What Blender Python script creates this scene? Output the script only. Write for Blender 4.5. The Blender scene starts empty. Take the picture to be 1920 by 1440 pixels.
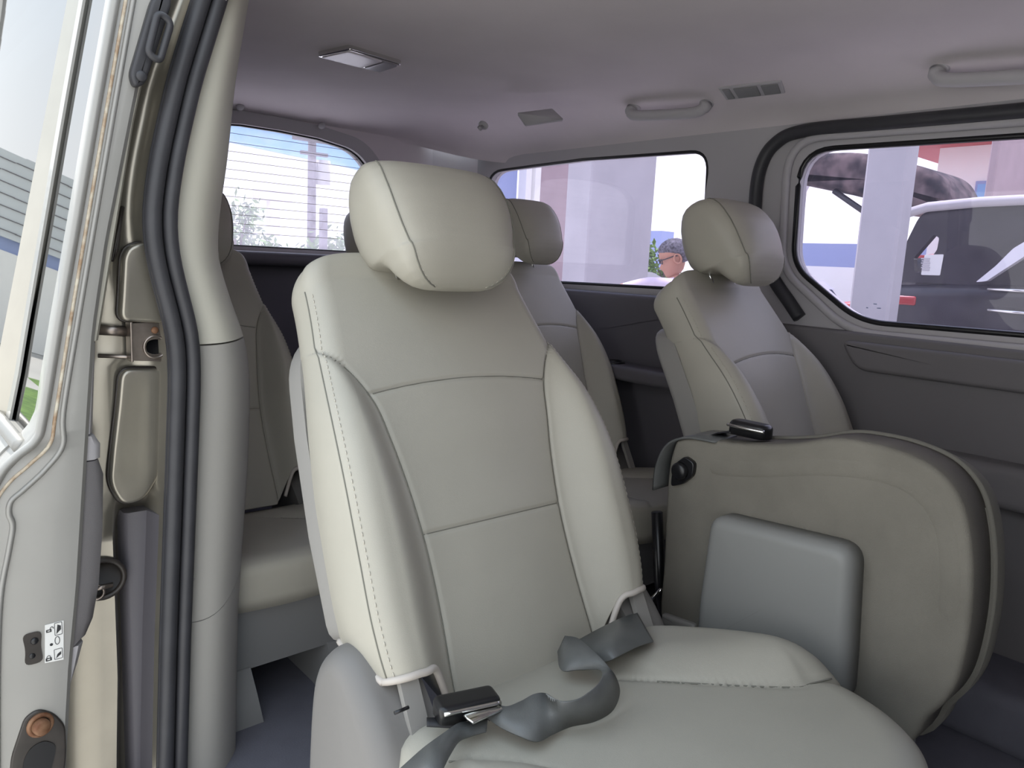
import bpy, bmesh, math, random
import numpy as np
from mathutils import Vector, Matrix
from mathutils.geometry import tessellate_polygon

random.seed(4)
RNG = np.random.default_rng(4)
scn = bpy.context.scene
COL = scn.collection

# ---------------------------------------------------------------- camera, sky, sun, exposure
# X = across the van (towards its far side), Y = towards the tailgate, Z = up, origin = the lens
FOC = 1417.0
CAM = np.array([[0.755, -0.067, 0.652], [-0.654, -0.152, 0.741], [0.049, -0.986, -0.158]])
_q, _r = np.linalg.qr(CAM)
CAM = _q * np.sign(np.diag(_r))
cd = bpy.data.cameras.new('camera')
cd.sensor_fit = 'HORIZONTAL'; cd.sensor_width = 36.0
cd.lens = 36.0 * FOC / 1920.0
cd.clip_start = 0.02; cd.clip_end = 500
cam = bpy.data.objects.new('camera', cd); COL.objects.link(cam)
mw = Matrix.Identity(4)
for i in range(3):
    mw[i][0] = CAM[i][0]; mw[i][1] = -CAM[i][1]; mw[i][2] = -CAM[i][2]
cam.matrix_world = mw
scn.camera = cam

wd = bpy.data.worlds.new('sky'); scn.world = wd; wd.use_nodes = True
nt = wd.node_tree; nt.nodes.clear()
wo = nt.nodes.new('ShaderNodeOutputWorld'); bg = nt.nodes.new('ShaderNodeBackground')
tc = nt.nodes.new('ShaderNodeTexCoord'); sx = nt.nodes.new('ShaderNodeSeparateXYZ')
cr = nt.nodes.new('ShaderNodeValToRGB'); no = nt.nodes.new('ShaderNodeTexNoise'); mx = nt.nodes.new('ShaderNodeMix')
mx.data_type = 'RGBA'
cr.color_ramp.elements[0].position = 0.0; cr.color_ramp.elements[0].color = (1.0, 1.0, 0.99, 1)
cr.color_ramp.elements[1].position = 0.75; cr.color_ramp.elements[1].color = (0.62, 0.80, 1.0, 1)
no.inputs['Scale'].default_value = 2.6; no.inputs['Detail'].default_value = 5.0
cc = nt.nodes.new('ShaderNodeValToRGB')
cc.color_ramp.elements[0].position = 0.45; cc.color_ramp.elements[0].color = (0, 0, 0, 1)
cc.color_ramp.elements[1].position = 0.62; cc.color_ramp.elements[1].color = (1, 1, 1, 1)
nt.links.new(tc.outputs['Generated'], sx.inputs[0]); nt.links.new(tc.outputs['Generated'], no.inputs['Vector'])
nt.links.new(sx.outputs['Z'], cr.inputs[0]); nt.links.new(no.outputs['Fac'], cc.inputs[0])
nt.links.new(cc.outputs[0], mx.inputs[0]); nt.links.new(cr.outputs[0], mx.inputs[6])
mx.inputs[7].default_value = (1.0, 1.0, 1.0, 1)
nt.links.new(mx.outputs[2], bg.inputs[0]); nt.links.new(bg.outputs[0], wo.inputs[0])
bg.inputs[1].default_value = 2.1

sd = bpy.data.lights.new('sun', 'SUN'); sd.energy = 7.0; sd.angle = math.radians(1.5); sd.color = (1.0, 0.96, 0.9)
sun = bpy.data.objects.new('sun', sd); COL.objects.link(sun)
sun.rotation_euler = Vector((0.06, 0.28, 0.95)).to_track_quat('Z', 'Y').to_euler()

scn.view_settings.view_transform = 'Standard'
scn.view_settings.look = 'None'
scn.view_settings.gamma = 1.0
scn.view_settings.exposure = 0.12
scn.view_settings.use_curve_mapping = False
scn.cycles.max_bounces = 14; scn.cycles.transparent_max_bounces = 16; scn.cycles.diffuse_bounces = 8

# ---------------------------------------------------------------- helpers: pixels to points on real planes
def ray(px, py): return CAM @ np.array([px - 960.0, py - 720.0, FOC])
def onx(px, py, x): d = ray(px, py); return d * (x / d[0])
def ony(px, py, y): d = ray(px, py); return d * (y / d[1])
def onz(px, py, z): d = ray(px, py); return d * (z / d[2])
def dep(px, py, t): return ray(px, py) * (t / FOC)

# ---------------------------------------------------------------- materials
def lin(c):
    return tuple((v / 12.92 if v <= 0.04045 else ((v + 0.055) / 1.055) ** 2.4) for v in c)

def mat(name, rgb, rough=0.6, metal=0.0, noise=0.0, nscale=30.0, bump=0.0, bscale=300.0, spec=0.5, coat=0.0,
        rgb2=None, stretch=None):
    m = bpy.data.materials.new(name); m.use_nodes = True
    t = m.node_tree; b = t.nodes['Principled BSDF']
    b.inputs['Roughness'].default_value = rough; b.inputs['Metallic'].default_value = metal
    b.inputs['Specular IOR Level'].default_value = spec; b.inputs['Coat Weight'].default_value = coat
    c = lin(rgb)
    tcn = t.nodes.new('ShaderNodeTexCoord')
    src = tcn.outputs['Object']
    if stretch:
        mp = t.nodes.new('ShaderNodeMapping'); mp.inputs['Scale'].default_value = stretch
        t.links.new(src, mp.inputs[0]); src = mp.outputs[0]
    nz = t.nodes.new('ShaderNodeTexNoise'); nz.inputs['Scale'].default_value = nscale; nz.inputs['Detail'].default_value = 6
    t.links.new(src, nz.inputs['Vector'])
    rp = t.nodes.new('ShaderNodeValToRGB')
    c2 = lin(rgb2) if rgb2 else tuple(v * (1 - noise) for v in c)
    rp.color_ramp.elements[0].position = 0.35; rp.color_ramp.elements[0].color = (*c2, 1)
    rp.color_ramp.elements[1].position = 0.65; rp.color_ramp.elements[1].color = (*c, 1)
    t.links.new(nz.outputs['Fac'], rp.inputs[0]); t.links.new(rp.outputs[0], b.inputs['Base Color'])
    if bump:
        nb = t.nodes.new('ShaderNodeTexNoise'); nb.inputs['Scale'].default_value = bscale; nb.inputs['Detail'].default_value = 3
        t.links.new(tcn.outputs['Object'], nb.inputs['Vector'])
        bn = t.nodes.new('ShaderNodeBump'); bn.inputs['Strength'].default_value = bump; bn.inputs['Distance'].default_value = 0.002
        t.links.new(nb.outputs['Fac'], bn.inputs['Height']); t.links.new(bn.outputs[0], b.inputs['Normal'])
    return m

def glass_mat(name, tint, gloss=0.08, film=0.0, ior=1.5):
    """thin tinted pane: see-through with a clear reflection, and a dust film that doubles as haze"""
    m = bpy.data.materials.new(name); m.use_nodes = True
    t = m.node_tree; t.nodes.clear()
    o = t.nodes.new('ShaderNodeOutputMaterial'); tr = t.nodes.new('ShaderNodeBsdfTransparent')
    tr.inputs[0].default_value = (*tint, 1)
    gl = t.nodes.new('ShaderNodeBsdfGlossy'); gl.inputs['Roughness'].default_value = 0.02
    fr = t.nodes.new('ShaderNodeFresnel'); fr.inputs['IOR'].default_value = ior
    m1 = t.nodes.new('ShaderNodeMixShader')
    ge = t.nodes.new('ShaderNodeNewGeometry'); inv = t.nodes.new('ShaderNodeMath'); inv.operation = 'SUBTRACT'; inv.inputs[0].default_value = 1.0
    mu = t.nodes.new('ShaderNodeMath'); mu.operation = 'MULTIPLY'
    t.links.new(ge.outputs['Backfacing'], inv.inputs[1]); t.links.new(inv.outputs[0], mu.inputs[0]); t.links.new(fr.outputs[0], mu.inputs[1])
    t.links.new(mu.outputs[0], m1.inputs[0]); t.links.new(tr.outputs[0], m1.inputs[1]); t.links.new(gl.outputs[0], m1.inputs[2])
    out = m1
    if film:  # dust film, also a milky veil put in for haze
        df = t.nodes.new('ShaderNodeBsdfTranslucent'); df.inputs[0].default_value = (0.8, 0.74, 0.92, 1)
        tcn = t.nodes.new('ShaderNodeTexCoord'); nz = t.nodes.new('ShaderNodeTexNoise')
        nz.inputs['Scale'].default_value = 14; nz.inputs['Detail'].default_value = 8; nz.inputs['Roughness'].default_value = 0.75
        t.links.new(tcn.outputs['Object'], nz.inputs['Vector'])
        mr = t.nodes.new('ShaderNodeMapRange'); mr.inputs[1].default_value = 0.3; mr.inputs[2].default_value = 0.8
        mr.inputs[3].default_value = film * 0.6; mr.inputs[4].default_value = film * 1.5
        t.links.new(nz.outputs['Fac'], mr.inputs[0])
        m2 = t.nodes.new('ShaderNodeMixShader')
        t.links.new(mr.outputs[0], m2.inputs[0]); t.links.new(m1.outputs[0], m2.inputs[1]); t.links.new(df.outputs[0], m2.inputs[2])
        out = m2
    t.links.new(out.outputs[0], o.inputs[0])
    return m

M = {}
M['leather'] = mat('warm grey leather', (0.66, 0.645, 0.60), 0.46, bump=0.12, bscale=700, noise=0.04, nscale=9, spec=0.4)
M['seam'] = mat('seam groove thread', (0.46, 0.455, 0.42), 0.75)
M['stitch'] = mat('pale stitching thread', (0.74, 0.72, 0.67), 0.7)
M['piping'] = mat('pale leather piping', (0.72, 0.69, 0.66), 0.5)
M['plastic'] = mat('light grey plastic', (0.56, 0.55, 0.535), 0.5, bump=0.06, bscale=900, spec=0.35)
M['recliner'] = mat('grey recliner plastic', (0.46, 0.45, 0.44), 0.5, bump=0.06, bscale=900, spec=0.35)
M['plastic_d'] = mat('mid grey plastic', (0.50, 0.50, 0.50), 0.55, bump=0.08, bscale=700, spec=0.35)
M['carpet'] = mat('grey brown backing cloth', (0.49, 0.475, 0.44), 0.95, bump=0.5, bscale=900, noise=0.18, nscale=7, spec=0.1)
M['cloth_side'] = mat('dark grey side cloth', (0.45, 0.44, 0.41), 0.9, bump=0.3, bscale=700, spec=0.15)
M['tray'] = mat('grey moulded plastic', (0.51, 0.51, 0.50), 0.45, bump=0.05, bscale=900, spec=0.4)
M['headliner'] = mat('grey woven headliner', (0.84, 0.81, 0.82), 0.95, bump=0.25, bscale=900, noise=0.05, nscale=4, spec=0.1)
M['trim'] = mat('grey moulded trim', (0.70, 0.69, 0.70), 0.7, bump=0.08, bscale=800, spec=0.25)
M['trim_cream'] = mat('cream pillar trim', (0.745, 0.735, 0.69), 0.62, bump=0.06, bscale=900, spec=0.3)
M['trim_low'] = mat('grey lower pillar trim', (0.63, 0.62, 0.60), 0.62, bump=0.06, bscale=900, spec=0.3)
M['panel'] = mat('dark grey door trim', (0.44, 0.43, 0.435), 0.65, bump=0.15, bscale=700, spec=0.3)
M['panel_d'] = mat('dark grey quarter trim', (0.37, 0.36, 0.38), 0.5, bump=0.1, bscale=700, spec=0.4)
M['rubber'] = mat('black rubber', (0.235, 0.235, 0.25), 0.45, spec=0.4, noise=0.15, nscale=20)
M['black'] = mat('black plastic', (0.09, 0.09, 0.10), 0.3, spec=0.5)
M['metal'] = mat('worn steel', (0.62, 0.58, 0.55), 0.32, metal=0.9, noise=0.25, nscale=40)
M['chrome'] = mat('chrome', (0.88, 0.88, 0.87), 0.12, metal=1.0)
M['paint'] = mat('silver beige body paint', (0.63, 0.61, 0.565), 0.30, metal=0.75, noise=0.08, nscale=12, coat=0.4)
M['paint_edge'] = mat('grey door paint', (0.575, 0.57, 0.555), 0.4, metal=0.25, noise=0.04, nscale=10, coat=0.3)
M['sealer'] = mat('cracked seam sealer', (0.80, 0.77, 0.70), 0.8, rgb2=(0.62, 0.52, 0.42), nscale=55, bump=0.6, bscale=160)
M['grime'] = mat('greasy grime', (0.22, 0.20, 0.185), 0.4, noise=0.3, nscale=30)
M['rust'] = mat('rusty steel', (0.55, 0.42, 0.32), 0.65, metal=0.3, rgb2=(0.42, 0.27, 0.18), nscale=60)
M['webbing'] = mat('grey seat belt webbing', (0.38, 0.385, 0.38), 0.36, noise=0.12, nscale=40, bump=0.2, bscale=900, spec=0.5)
M['webbing_d'] = mat('dark seat belt webbing', (0.14, 0.14, 0.15), 0.5, spec=0.4)
M['lamp_lens'] = mat('milky lamp lens', (0.86, 0.83, 0.86), 0.25, spec=0.6)
M['lamp_lens_g'] = mat('grey lamp lens', (0.55, 0.54, 0.57), 0.25, spec=0.6)
M['floor'] = mat('blue grey floor mat', (0.42, 0.42, 0.46), 0.8, bump=0.3, bscale=300, noise=0.12, nscale=12)
M['sticker'] = mat('white sticker', (0.86, 0.86, 0.85), 0.5)
M['ink'] = mat('dark print', (0.16, 0.16, 0.17), 0.6)
M['glass'] = glass_mat('violet tinted glass', (0.815, 0.79, 0.89), film=0.025)
M['glass_f'] = glass_mat('darkened front glass', (0.42, 0.42, 0.45))  # unseen cab panes, tint darkened to hold back light from the front
M['glass_r'] = glass_mat('veiled rear glass', (0.88, 0.88, 0.93), film=0.16)  # film raised to wash out the rear view with haze
M['glass_d'] = glass_mat('door glass', (0.06, 0.07, 0.075), ior=5.0)
M['wire'] = mat('heater wire', (0.55, 0.45, 0.42), 0.6)
# outside
M['asphalt'] = mat('pale concrete ground', (0.74, 0.73, 0.71), 0.9, noise=0.12, nscale=0.8)
M['concrete'] = mat('grey concrete', (0.72, 0.71, 0.72), 0.9, noise=0.10, nscale=3)
M['concrete_l'] = mat('pale painted concrete', (0.80, 0.78, 0.80), 0.9, noise=0.05, nscale=3)
M['wall_pink'] = mat('pinkish render', (0.66, 0.59, 0.60), 0.9, noise=0.1, nscale=4)
M['white_wall'] = mat('white cladding', (0.93, 0.93, 0.92), 0.7, noise=0.03, nscale=3)
M['grey_cladding'] = mat('grey cladding', (0.80, 0.82, 0.83), 0.6)
M['blue_band'] = mat('blue painted sheet', (0.52, 0.70, 0.88), 0.6, noise=0.1, nscale=2)
M['steelblue'] = mat('blue grey sheet', (0.58, 0.63, 0.78), 0.6)
M['pole'] = mat('weathered pole', (0.42, 0.40, 0.42), 0.8)
M['leaf'] = mat('green leaves', (0.44, 0.56, 0.26), 0.7, rgb2=(0.30, 0.42, 0.18), nscale=6)
M['bark'] = mat('bark', (0.38, 0.33, 0.28), 0.9)
M['car_dark'] = mat('dark car paint', (0.10, 0.095, 0.12), 0.35, coat=0.15)
M['car_red'] = mat('red car paint', (0.62, 0.12, 0.12), 0.3, coat=0.6)
M['car_white'] = mat('white car paint', (0.88, 0.88, 0.9), 0.25, coat=0.6)
M['car_glass'] = mat('dark car glass', (0.07, 0.07, 0.09), 0.08, spec=0.5)
M['gate_lining'] = mat('speckled tailgate lining', (0.42, 0.36, 0.36), 0.9, rgb2=(0.10, 0.09, 0.12), nscale=11)  # two-tone speckle on the raised tailgate
M['tyre'] = mat('tyre rubber', (0.10, 0.10, 0.10), 0.85)
M['skin'] = mat('skin', (0.72, 0.52, 0.42), 0.55)
M['hair'] = mat('greying dark hair', (0.46, 0.45, 0.48), 0.8, rgb2=(0.22, 0.21, 0.23), nscale=60)
M['shirt'] = mat('pale pink shirt', (0.86, 0.80, 0.86), 0.8, noise=0.08, nscale=18)
M['trousers'] = mat('dark trousers', (0.18, 0.19, 0.24), 0.8)
M['red_roof'] = mat('red painted fascia', (0.72, 0.36, 0.36), 0.7)

# ---------------------------------------------------------------- object helpers
def tag(o, label=None, cat=None, group=None, kind=None):
    if label: o['label'] = label
    if cat: o['category'] = cat
    if group: o['group'] = group
    if kind: o['kind'] = kind
    return o

def empty(name, loc, label, cat, group=None):
    o = bpy.data.objects.new(name, None); COL.objects.link(o); o.location = loc
    o.empty_display_size = 0.05
    return tag(o, label, cat, group)

def link(name, me, m, parent=None, smooth=True):
    if smooth:
        for p in me.polygons: p.use_smooth = True
    if m is not None: me.materials.append(M[m])
    o = bpy.data.objects.new(name, me); COL.objects.link(o)
    if parent is not None: o.parent = parent
    return o

def add(name, vf, m, parent=None, smooth=True, loc=None, local=True, sharp=None):
    """vf = (verts, faces).  With a parent, verts given in world space are moved into the parent's space."""
    v, f = vf
    v = np.asarray(v, float)
    if parent is not None and not local:
        p = parent; off = np.zeros(3)
        while p is not None: off = off + np.array(p.location); p = p.parent
        v = v - off
    me = bpy.data.meshes.new(name); me.from_pydata(v.tolist(), [], f); me.validate(); me.update()
    bm = bmesh.new(); bm.from_mesh(me); bmesh.ops.recalc_face_normals(bm, faces=bm.faces)
    if sharp is not None:
        for e in bm.edges:
            if len(e.link_faces) == 2 and e.calc_face_angle(0) > math.radians(sharp): e.smooth = False
    bm.to_mesh(me); bm.free()
    o = link(name, me, m, parent, smooth)
    if loc is not None: o.location = loc
    return o

def W(name, vf, m, parent, **k): return add(name, vf, m, parent, local=False, **k)

def join(*vfs):
    V = []; F = []; n = 0
    for v, f in vfs:
        V += [tuple(x) for x in v]; F += [tuple(i + n for i in q) for q in f]; n += len(v)
    return V, F

def loft(rings, closed=True, caps=True, cyc=False):
    n = len(rings[0]); V = [tuple(p) for r in rings for p in r]; F = []
    R = len(rings)
    for i in range(R if cyc else R - 1):
        a = i * n; b = ((i + 1) % R) * n
        for j in range(n if closed else n - 1):
            k = (j + 1) % n
            F.append((a + j, a + k, b + k, b + j))
    if caps and not cyc:
        F.append(tuple(range(n))[::-1]); F.append(tuple(range((R - 1) * n, R * n)))
    return V, F

def smooth_path(pts, n=8, cyc=False):
    P = np.asarray(pts, float)
    out = []
    N = len(P)
    for i in range(N if cyc else N - 1):
        p1 = P[i]; p2 = P[(i + 1) % N]
        p0 = P[i - 1] if (i > 0 or cyc) else 2 * p1 - p2
        p3 = P[(i + 2) % N] if (i + 2 < N or cyc) else 2 * p2 - p1
        for k in range(n):
            t = k / n
            out.append(0.5 * ((2 * p1) + (-p0 + p2) * t + (2 * p0 - 5 * p1 + 4 * p2 - p3) * t * t + (-p0 + 3 * p1 - 3 * p2 + p3) * t ** 3))
    if not cyc: out.append(P[-1])
    return np.array(out)

def tube(pts, r, n=10, cyc=False, up=(0, 0, 1), sec=None):
    """sweep a circle (or the 2-D section sec) along pts"""
    P = np.asarray(pts, float); N = len(P)
    rings = []
    up = np.asarray(up, float)
    for i in range(N):
        a = P[(i - 1) % N] if (cyc or i > 0) else P[i]
        b = P[(i + 1) % N] if (cyc or i < N - 1) else P[i]
        d = b - a; d = d / (np.linalg.norm(d) + 1e-12)
        s = np.cross(d, up)
        if np.linalg.norm(s) < 1e-4: s = np.cross(d, (0.3, 1, 0.2))
        s /= np.linalg.norm(s); u = np.cross(s, d)
        rr = r[i] if hasattr(r, '__len__') else r
        if sec is None:
            rings.append([P[i] + rr * (math.cos(t) * s + math.sin(t) * u) for t in np.linspace(0, 2 * math.pi, n, endpoint=False)])
        else:
            rings.append([P[i] + x * s + y * u for x, y in sec])
    return loft(rings, True, not cyc, cyc)

def rpoly(pts, r, n=6):
    """round the corners of a 2-D polygon; r = radius or list"""
    P = [np.asarray(p, float) for p in pts]; N = len(P); out = []
    for i in range(N):
        p = P[i]; a = P[i - 1] - p; b = P[(i + 1) % N] - p
        rr = r[i] if hasattr(r, '__len__') else r
        la = np.linalg.norm(a); lb = np.linalg.norm(b)
        k = min(rr, 0.48 * la, 0.48 * lb)
        if k < 1e-6: out.append(p); continue
        a = p + a / la * k; b = p + b / lb * k
        for t in np.linspace(0, 1, n): out.append((1 - t) ** 2 * a + 2 * t * (1 - t) * p + t * t * b)
    return np.array(out)

def plate(outer, holes, f, th):
    """flat plate with holes; f maps (a,b,depth) to 3-D"""
    loops = [np.asarray(outer)] + [np.asarray(h) for h in holes]
    tri = tessellate_polygon([[Vector((p[0], p[1], 0)) for p in l] for l in loops])
    flat = [p for l in loops for p in l]
    n = len(flat)
    V = [f(p[0], p[1], 0.0) for p in flat] + [f(p[0], p[1], th) for p in flat]
    F = [tuple(t) for t in tri] + [tuple(i + n for i in t[::-1]) for t in tri]
    s = 0
    for l in loops:
        m = len(l)
        for j in range(m):
            k = (j + 1) % m
            F.append((s + j, s + k, s + k + n, s + j + n))
        s += m
    return V, F

def pillow(outline, f, depth, edge, steps=6, dome=0.0):
    """solid with a rounded front edge: outline 2-D (convex-ish), f maps (a,b,d) to 3-D; front at d=0, back at d=depth"""
    O = np.asarray(outline); c = O.mean(0)
    N = len(O)
    nr = []
    area = 0.5 * sum(O[i][0] * O[(i + 1) % N][1] - O[(i + 1) % N][0] * O[i][1] for i in range(N))
    sg = 1 if area > 0 else -1
    for i in range(N):
        t = O[(i + 1) % N] - O[i - 1]; t = t / (np.linalg.norm(t) + 1e-12)
        nr.append(np.array([-t[1], t[0]]) * sg)
    nr = np.array(nr)
    rings = [[f(p[0], p[1], depth) for p in O]]
    for k in range(steps + 1):
        a = k / steps * math.pi / 2
        ins = edge * (1 - math.cos(a)); d = edge * (1 - math.sin(a))
        rings.append([f(*(O[i] + nr[i] * ins), d) for i in range(N)])
    I = O + nr * edge
    for q in (0.75, 0.5, 0.25, 0.06):
        rings.append([f(*(c + (I[i] - c) * q), -dome * (1 - q * q)) for i in range(N)])
    return loft(rings, True, True)

def box(c, s, bev=0.0, seg=2):
    bm = bmesh.new(); bmesh.ops.create_cube(bm, size=1.0)
    for v in bm.verts: v.co = Vector((v.co.x * s[0], v.co.y * s[1], v.co.z * s[2]))
    if bev: bmesh.ops.bevel(bm, geom=bm.edges[:], offset=bev, segments=seg, profile=0.5, affect='EDGES')
    bm.verts.index_update()
    V = [(v.co.x + c[0], v.co.y + c[1], v.co.z + c[2]) for v in bm.verts]; F = [tuple(v.index for v in p.verts) for p in bm.faces]
    bm.free(); return V, F

def disc(c, nrm, r, th, n=24, bev=0.0):
    nrm = np.asarray(nrm, float); nrm /= np.linalg.norm(nrm)
    a = np.cross(nrm, (0, 0, 1) if abs(nrm[2]) < 0.9 else (1, 0, 0)); a /= np.linalg.norm(a); b = np.cross(nrm, a)
    c = np.asarray(c, float); rings = []
    for rr, h in ((r, 0), (r, th - bev), (r - bev, th)):
        rings.append([c + nrm * h + rr * (math.cos(t) * a + math.sin(t) * b) for t in np.linspace(0, 2 * math.pi, n, endpoint=False)])
    return loft(rings)

def ring_torus(c, nrm, R, r, n=28, m=8):
    nrm = np.asarray(nrm, float); nrm /= np.linalg.norm(nrm)
    a = np.cross(nrm, (0, 0, 1) if abs(nrm[2]) < 0.9 else (1, 0, 0)); a /= np.linalg.norm(a); b = np.cross(nrm, a)
    P = [np.asarray(c) + R * (math.cos(t) * a + math.sin(t) * b) for t in np.linspace(0, 2 * math.pi, n, endpoint=False)]
    return tube(P, r, m, True, up=nrm)

def ribbon(A, B, th=0.0012, n=6):
    """webbing between two edge polylines"""
    A = smooth_path(A, n); B = smooth_path(B, n)
    rings = []
    N = len(A)
    for i in range(N):
        d = A[min(i + 1, N - 1)] - A[max(i - 1, 0)]; w = B[i] - A[i]
        q = np.cross(d, w); q /= (np.linalg.norm(q) + 1e-12)
        rings.append([A[i] + q * th, A[i] * 0.5 + B[i] * 0.5 + q * th, B[i] + q * th, B[i] - q * th, A[i] * 0.5 + B[i] * 0.5 - q * th, A[i] - q * th])
    return loft(rings)

def copy_tree(o, parent=None):
    c = o.copy(); COL.objects.link(c); c.parent = parent
    for ch in list(o.children): copy_tree(ch, c)
    return c

def interp(x, xs, ys): return np.interp(x, xs, ys)
def sm(x, xs, ys):
    """smooth interpolation through knots"""
    x = np.clip(x, xs[0], xs[-1])
    xs = np.asarray(xs, float); ys = np.asarray(ys, float)
    d = np.gradient(ys, xs)
    i = np.clip(np.searchsorted(xs, x) - 1, 0, len(xs) - 2)
    h = xs[i + 1] - xs[i]; t = (x - xs[i]) / h
    return (ys[i] * (1 + 2 * t) * (1 - t) ** 2 + h * d[i] * t * (1 - t) ** 2 + ys[i + 1] * t * t * (3 - 2 * t) + h * d[i + 1] * t * t * (t - 1))

# ================================================================ the van shell (setting)
FZ = -1.00                                        # van floor
XF = 2.05                                         # far side wall
YR = 2.80                                         # tailgate
floor = add('floor', box((1.19, 0.28, FZ - 0.03), (1.80, 5.1, 0.06), 0.01), 'floor', smooth=False)
tag(floor, kind='structure')
ground = add('ground', plate([(-60, -40), (80, -40), (80, 120), (-60, 120)], [], lambda a, b, d: (a, b, -1.5 - d), 0.1), 'asphalt', smooth=False)
tag(ground, kind='structure')

# ceiling: flat middle, rolled edges
def make_ceiling(zoff, grow):
    xa, xb, ya, yb = 0.85, 1.70, -2.25, 2.33
    rx, ry, ztop = 0.36 + grow, 0.47 + grow, 0.53 + zoff
    B = []
    for y in np.linspace(ya, yb, 24): B.append(((xb, y), (1, 0)))
    for a in np.linspace(0, 90, 14)[1:]: B.append(((xb, yb), (math.cos(math.radians(a)), math.sin(math.radians(a)))))
    for x in np.linspace(xb, xa, 10)[1:]: B.append(((x, yb), (0, 1)))
    for a in np.linspace(90, 180, 14)[1:]: B.append(((xa, yb), (math.cos(math.radians(a)), math.sin(math.radians(a)))))
    for y in np.linspace(yb, ya, 24)[1:]: B.append(((xa, y), (-1, 0)))
    rings = []
    for k in range(13):
        e = math.sin(k / 12 * math.pi / 2); c = math.cos(k / 12 * math.pi / 2)
        ring = []
        for (p, d) in B:
            zend = 0.395 * d[0] ** 2 + 0.475 * d[1] ** 2 + zoff
            ring.append((p[0] + d[0] * rx * e, p[1] + d[1] * ry * e, zend + (ztop - zend) * c))
        rings.append(ring)
    V, F = loft(rings, False, False)
    n = len(B)
    F.append(tuple(range(n)))
    return V, F
ceil = add('ceiling', make_ceiling(0, 0), 'headliner'); tag(ceil, kind='structure')
roof = add('roof', make_ceiling(0.05, 0.035), 'paint'); tag(roof, kind='structure')

# far side wall: windows cut out of it
W2 = rpoly([(1.150, 0.353), (1.135, 0.03), (0.925, -0.112), (0.02, -0.104), (0.02, 0.335), (0.80, 0.347)], [0.10, 0.06, 0.07, 0.05, 0.05, 0.0], 8)
W1 = rpoly([(1.455, 0.375), (1.455, -0.058), (2.50, -0.072), (2.56, 0.37), (2.00, 0.384)], [0.07, 0.03, 0.05, 0.10, 0], 8)
W5 = rpoly([(-0.5, 0.33), (-0.5, -0.10), (-1.75, -0.10), (-1.55, 0.20), (-1.35, 0.33)], 0.06, 6)
far = lambda a, b, d: (XF + d, a, b)
wf = add('wall_far', plate([(-2.25, FZ), (YR, FZ), (YR, 0.52), (-2.25, 0.52)], [W1, W2, W5], far, 0.05), 'trim', smooth=False)
tag(wf, kind='structure')
# lower trim panels (darker) sit proud of the wall
lowd = add('trim_1', pillow(rpoly([(1.27, -0.135), (1.27, FZ + 0.12), (-0.6, FZ + 0.12), (-0.6, -0.145), (0.54, -0.142)], [0.02, 0.02, 0, 0, 0], 4),
    lambda a, b, d: (XF - 0.03 + d, a, b), 0.031, 0.012), 'panel', sharp=50)
tag(lowd, kind='structure')
lowq = add('trim_2', pillow(rpoly([(1.29, -0.085), (2.78, -0.09), (2.78, FZ + 0.02), (1.29, FZ + 0.02)], [0.02, 0.01, 0, 0], 4),
    lambda a, b, d: (XF - 0.045 + d, a, b), 0.046, 0.02), 'panel_d', sharp=50)
tag(lowq, kind='structure')
# cup holder ledge of the rear quarter
c0 = onx(1200, 690, 1.96)
ledge = add('trim_3', box((1.96, c0[1], c0[2] - 0.02), (0.13, 0.75, 0.05), 0.02, 4), 'panel_d', sharp=60); tag(ledge, kind='structure')
add('cup_well', ring_torus((1.945, onx(1150, 700, 1.95)[1], c0[2] + 0.006), (0, 0, 1), 0.035, 0.006), 'black', ledge, local=False)
# door panel relief: upper ledge line, pocket and armrest shelf
def zat(px, py, x): return onx(px, py, x)[2]
pz1 = zat(1700, 706, XF - 0.03)
up = add('trim_4', pillow(rpoly([(0.95, -0.162), (0.90, pz1), (-0.6, pz1 - 0.004), (-0.6, -0.168)], [0.03, 0.035, 0, 0], 6),
    lambda a, b, d: (XF - 0.05 + d, a, b), 0.022, 0.012), 'panel', sharp=60); tag(up, kind='structure')
az = zat(1780, 850, XF - 0.09)
arm = add('trim_5', pillow(rpoly([(0.95, az - 0.004), (0.95, az - 0.10), (-0.6, az - 0.12), (-0.6, az + 0.0)], [0.03, 0.03, 0, 0], 5),
    lambda a, b, d: (XF - 0.10 + d, a, b), 0.072, 0.022), 'panel', sharp=60); tag(arm, kind='structure')
step = add('trim_6', box((1.94, 0.33, FZ + 0.06), (0.24, 1.6, 0.14), 0.03, 3), 'floor', sharp=60); tag(step, kind='structure')

# window panes, seals, frames on the far side
def win(name, outline, m, f, seal_m='black', r=0.006):
    w = add(name, plate(outline, [], lambda a, b, d: f(a, b, 0.03 + d), 0.004), m, smooth=False); tag(w, kind='structure')
    add('window_seal', tube([f(p[0], p[1], 0.004) for p in outline], r, 8, True), seal_m, w)
    return w
win2 = win('window_2', W2, 'glass', far, r=0.008)
win1 = win('window_1', W1, 'glass', far)
win5 = win('window_5', W5, 'glass_f', far)
fro = lambda a, b, d: (a, -2.20 - d, b)
WS = rpoly([(0.50, 0.36), (1.95, 0.36), (2.0, -0.16), (0.45, -0.16)], 0.08, 6)
wfr = add('wall_front', plate([(0.30, FZ), (XF + 0.05, FZ), (XF + 0.05, 0.52), (0.30, 0.52)], [WS], fro, 0.05), 'panel', smooth=False); tag(wfr, kind='structure')
win6 = win('window_6', WS, 'glass_f', fro)
nfd = lambda a, b, d: (0.36 - d, a, b)
WD = rpoly([(-0.35, 0.33), (-0.35, -0.12), (-1.75, -0.12), (-1.55, 0.20), (-1.35, 0.33)], 0.06, 6)
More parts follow.
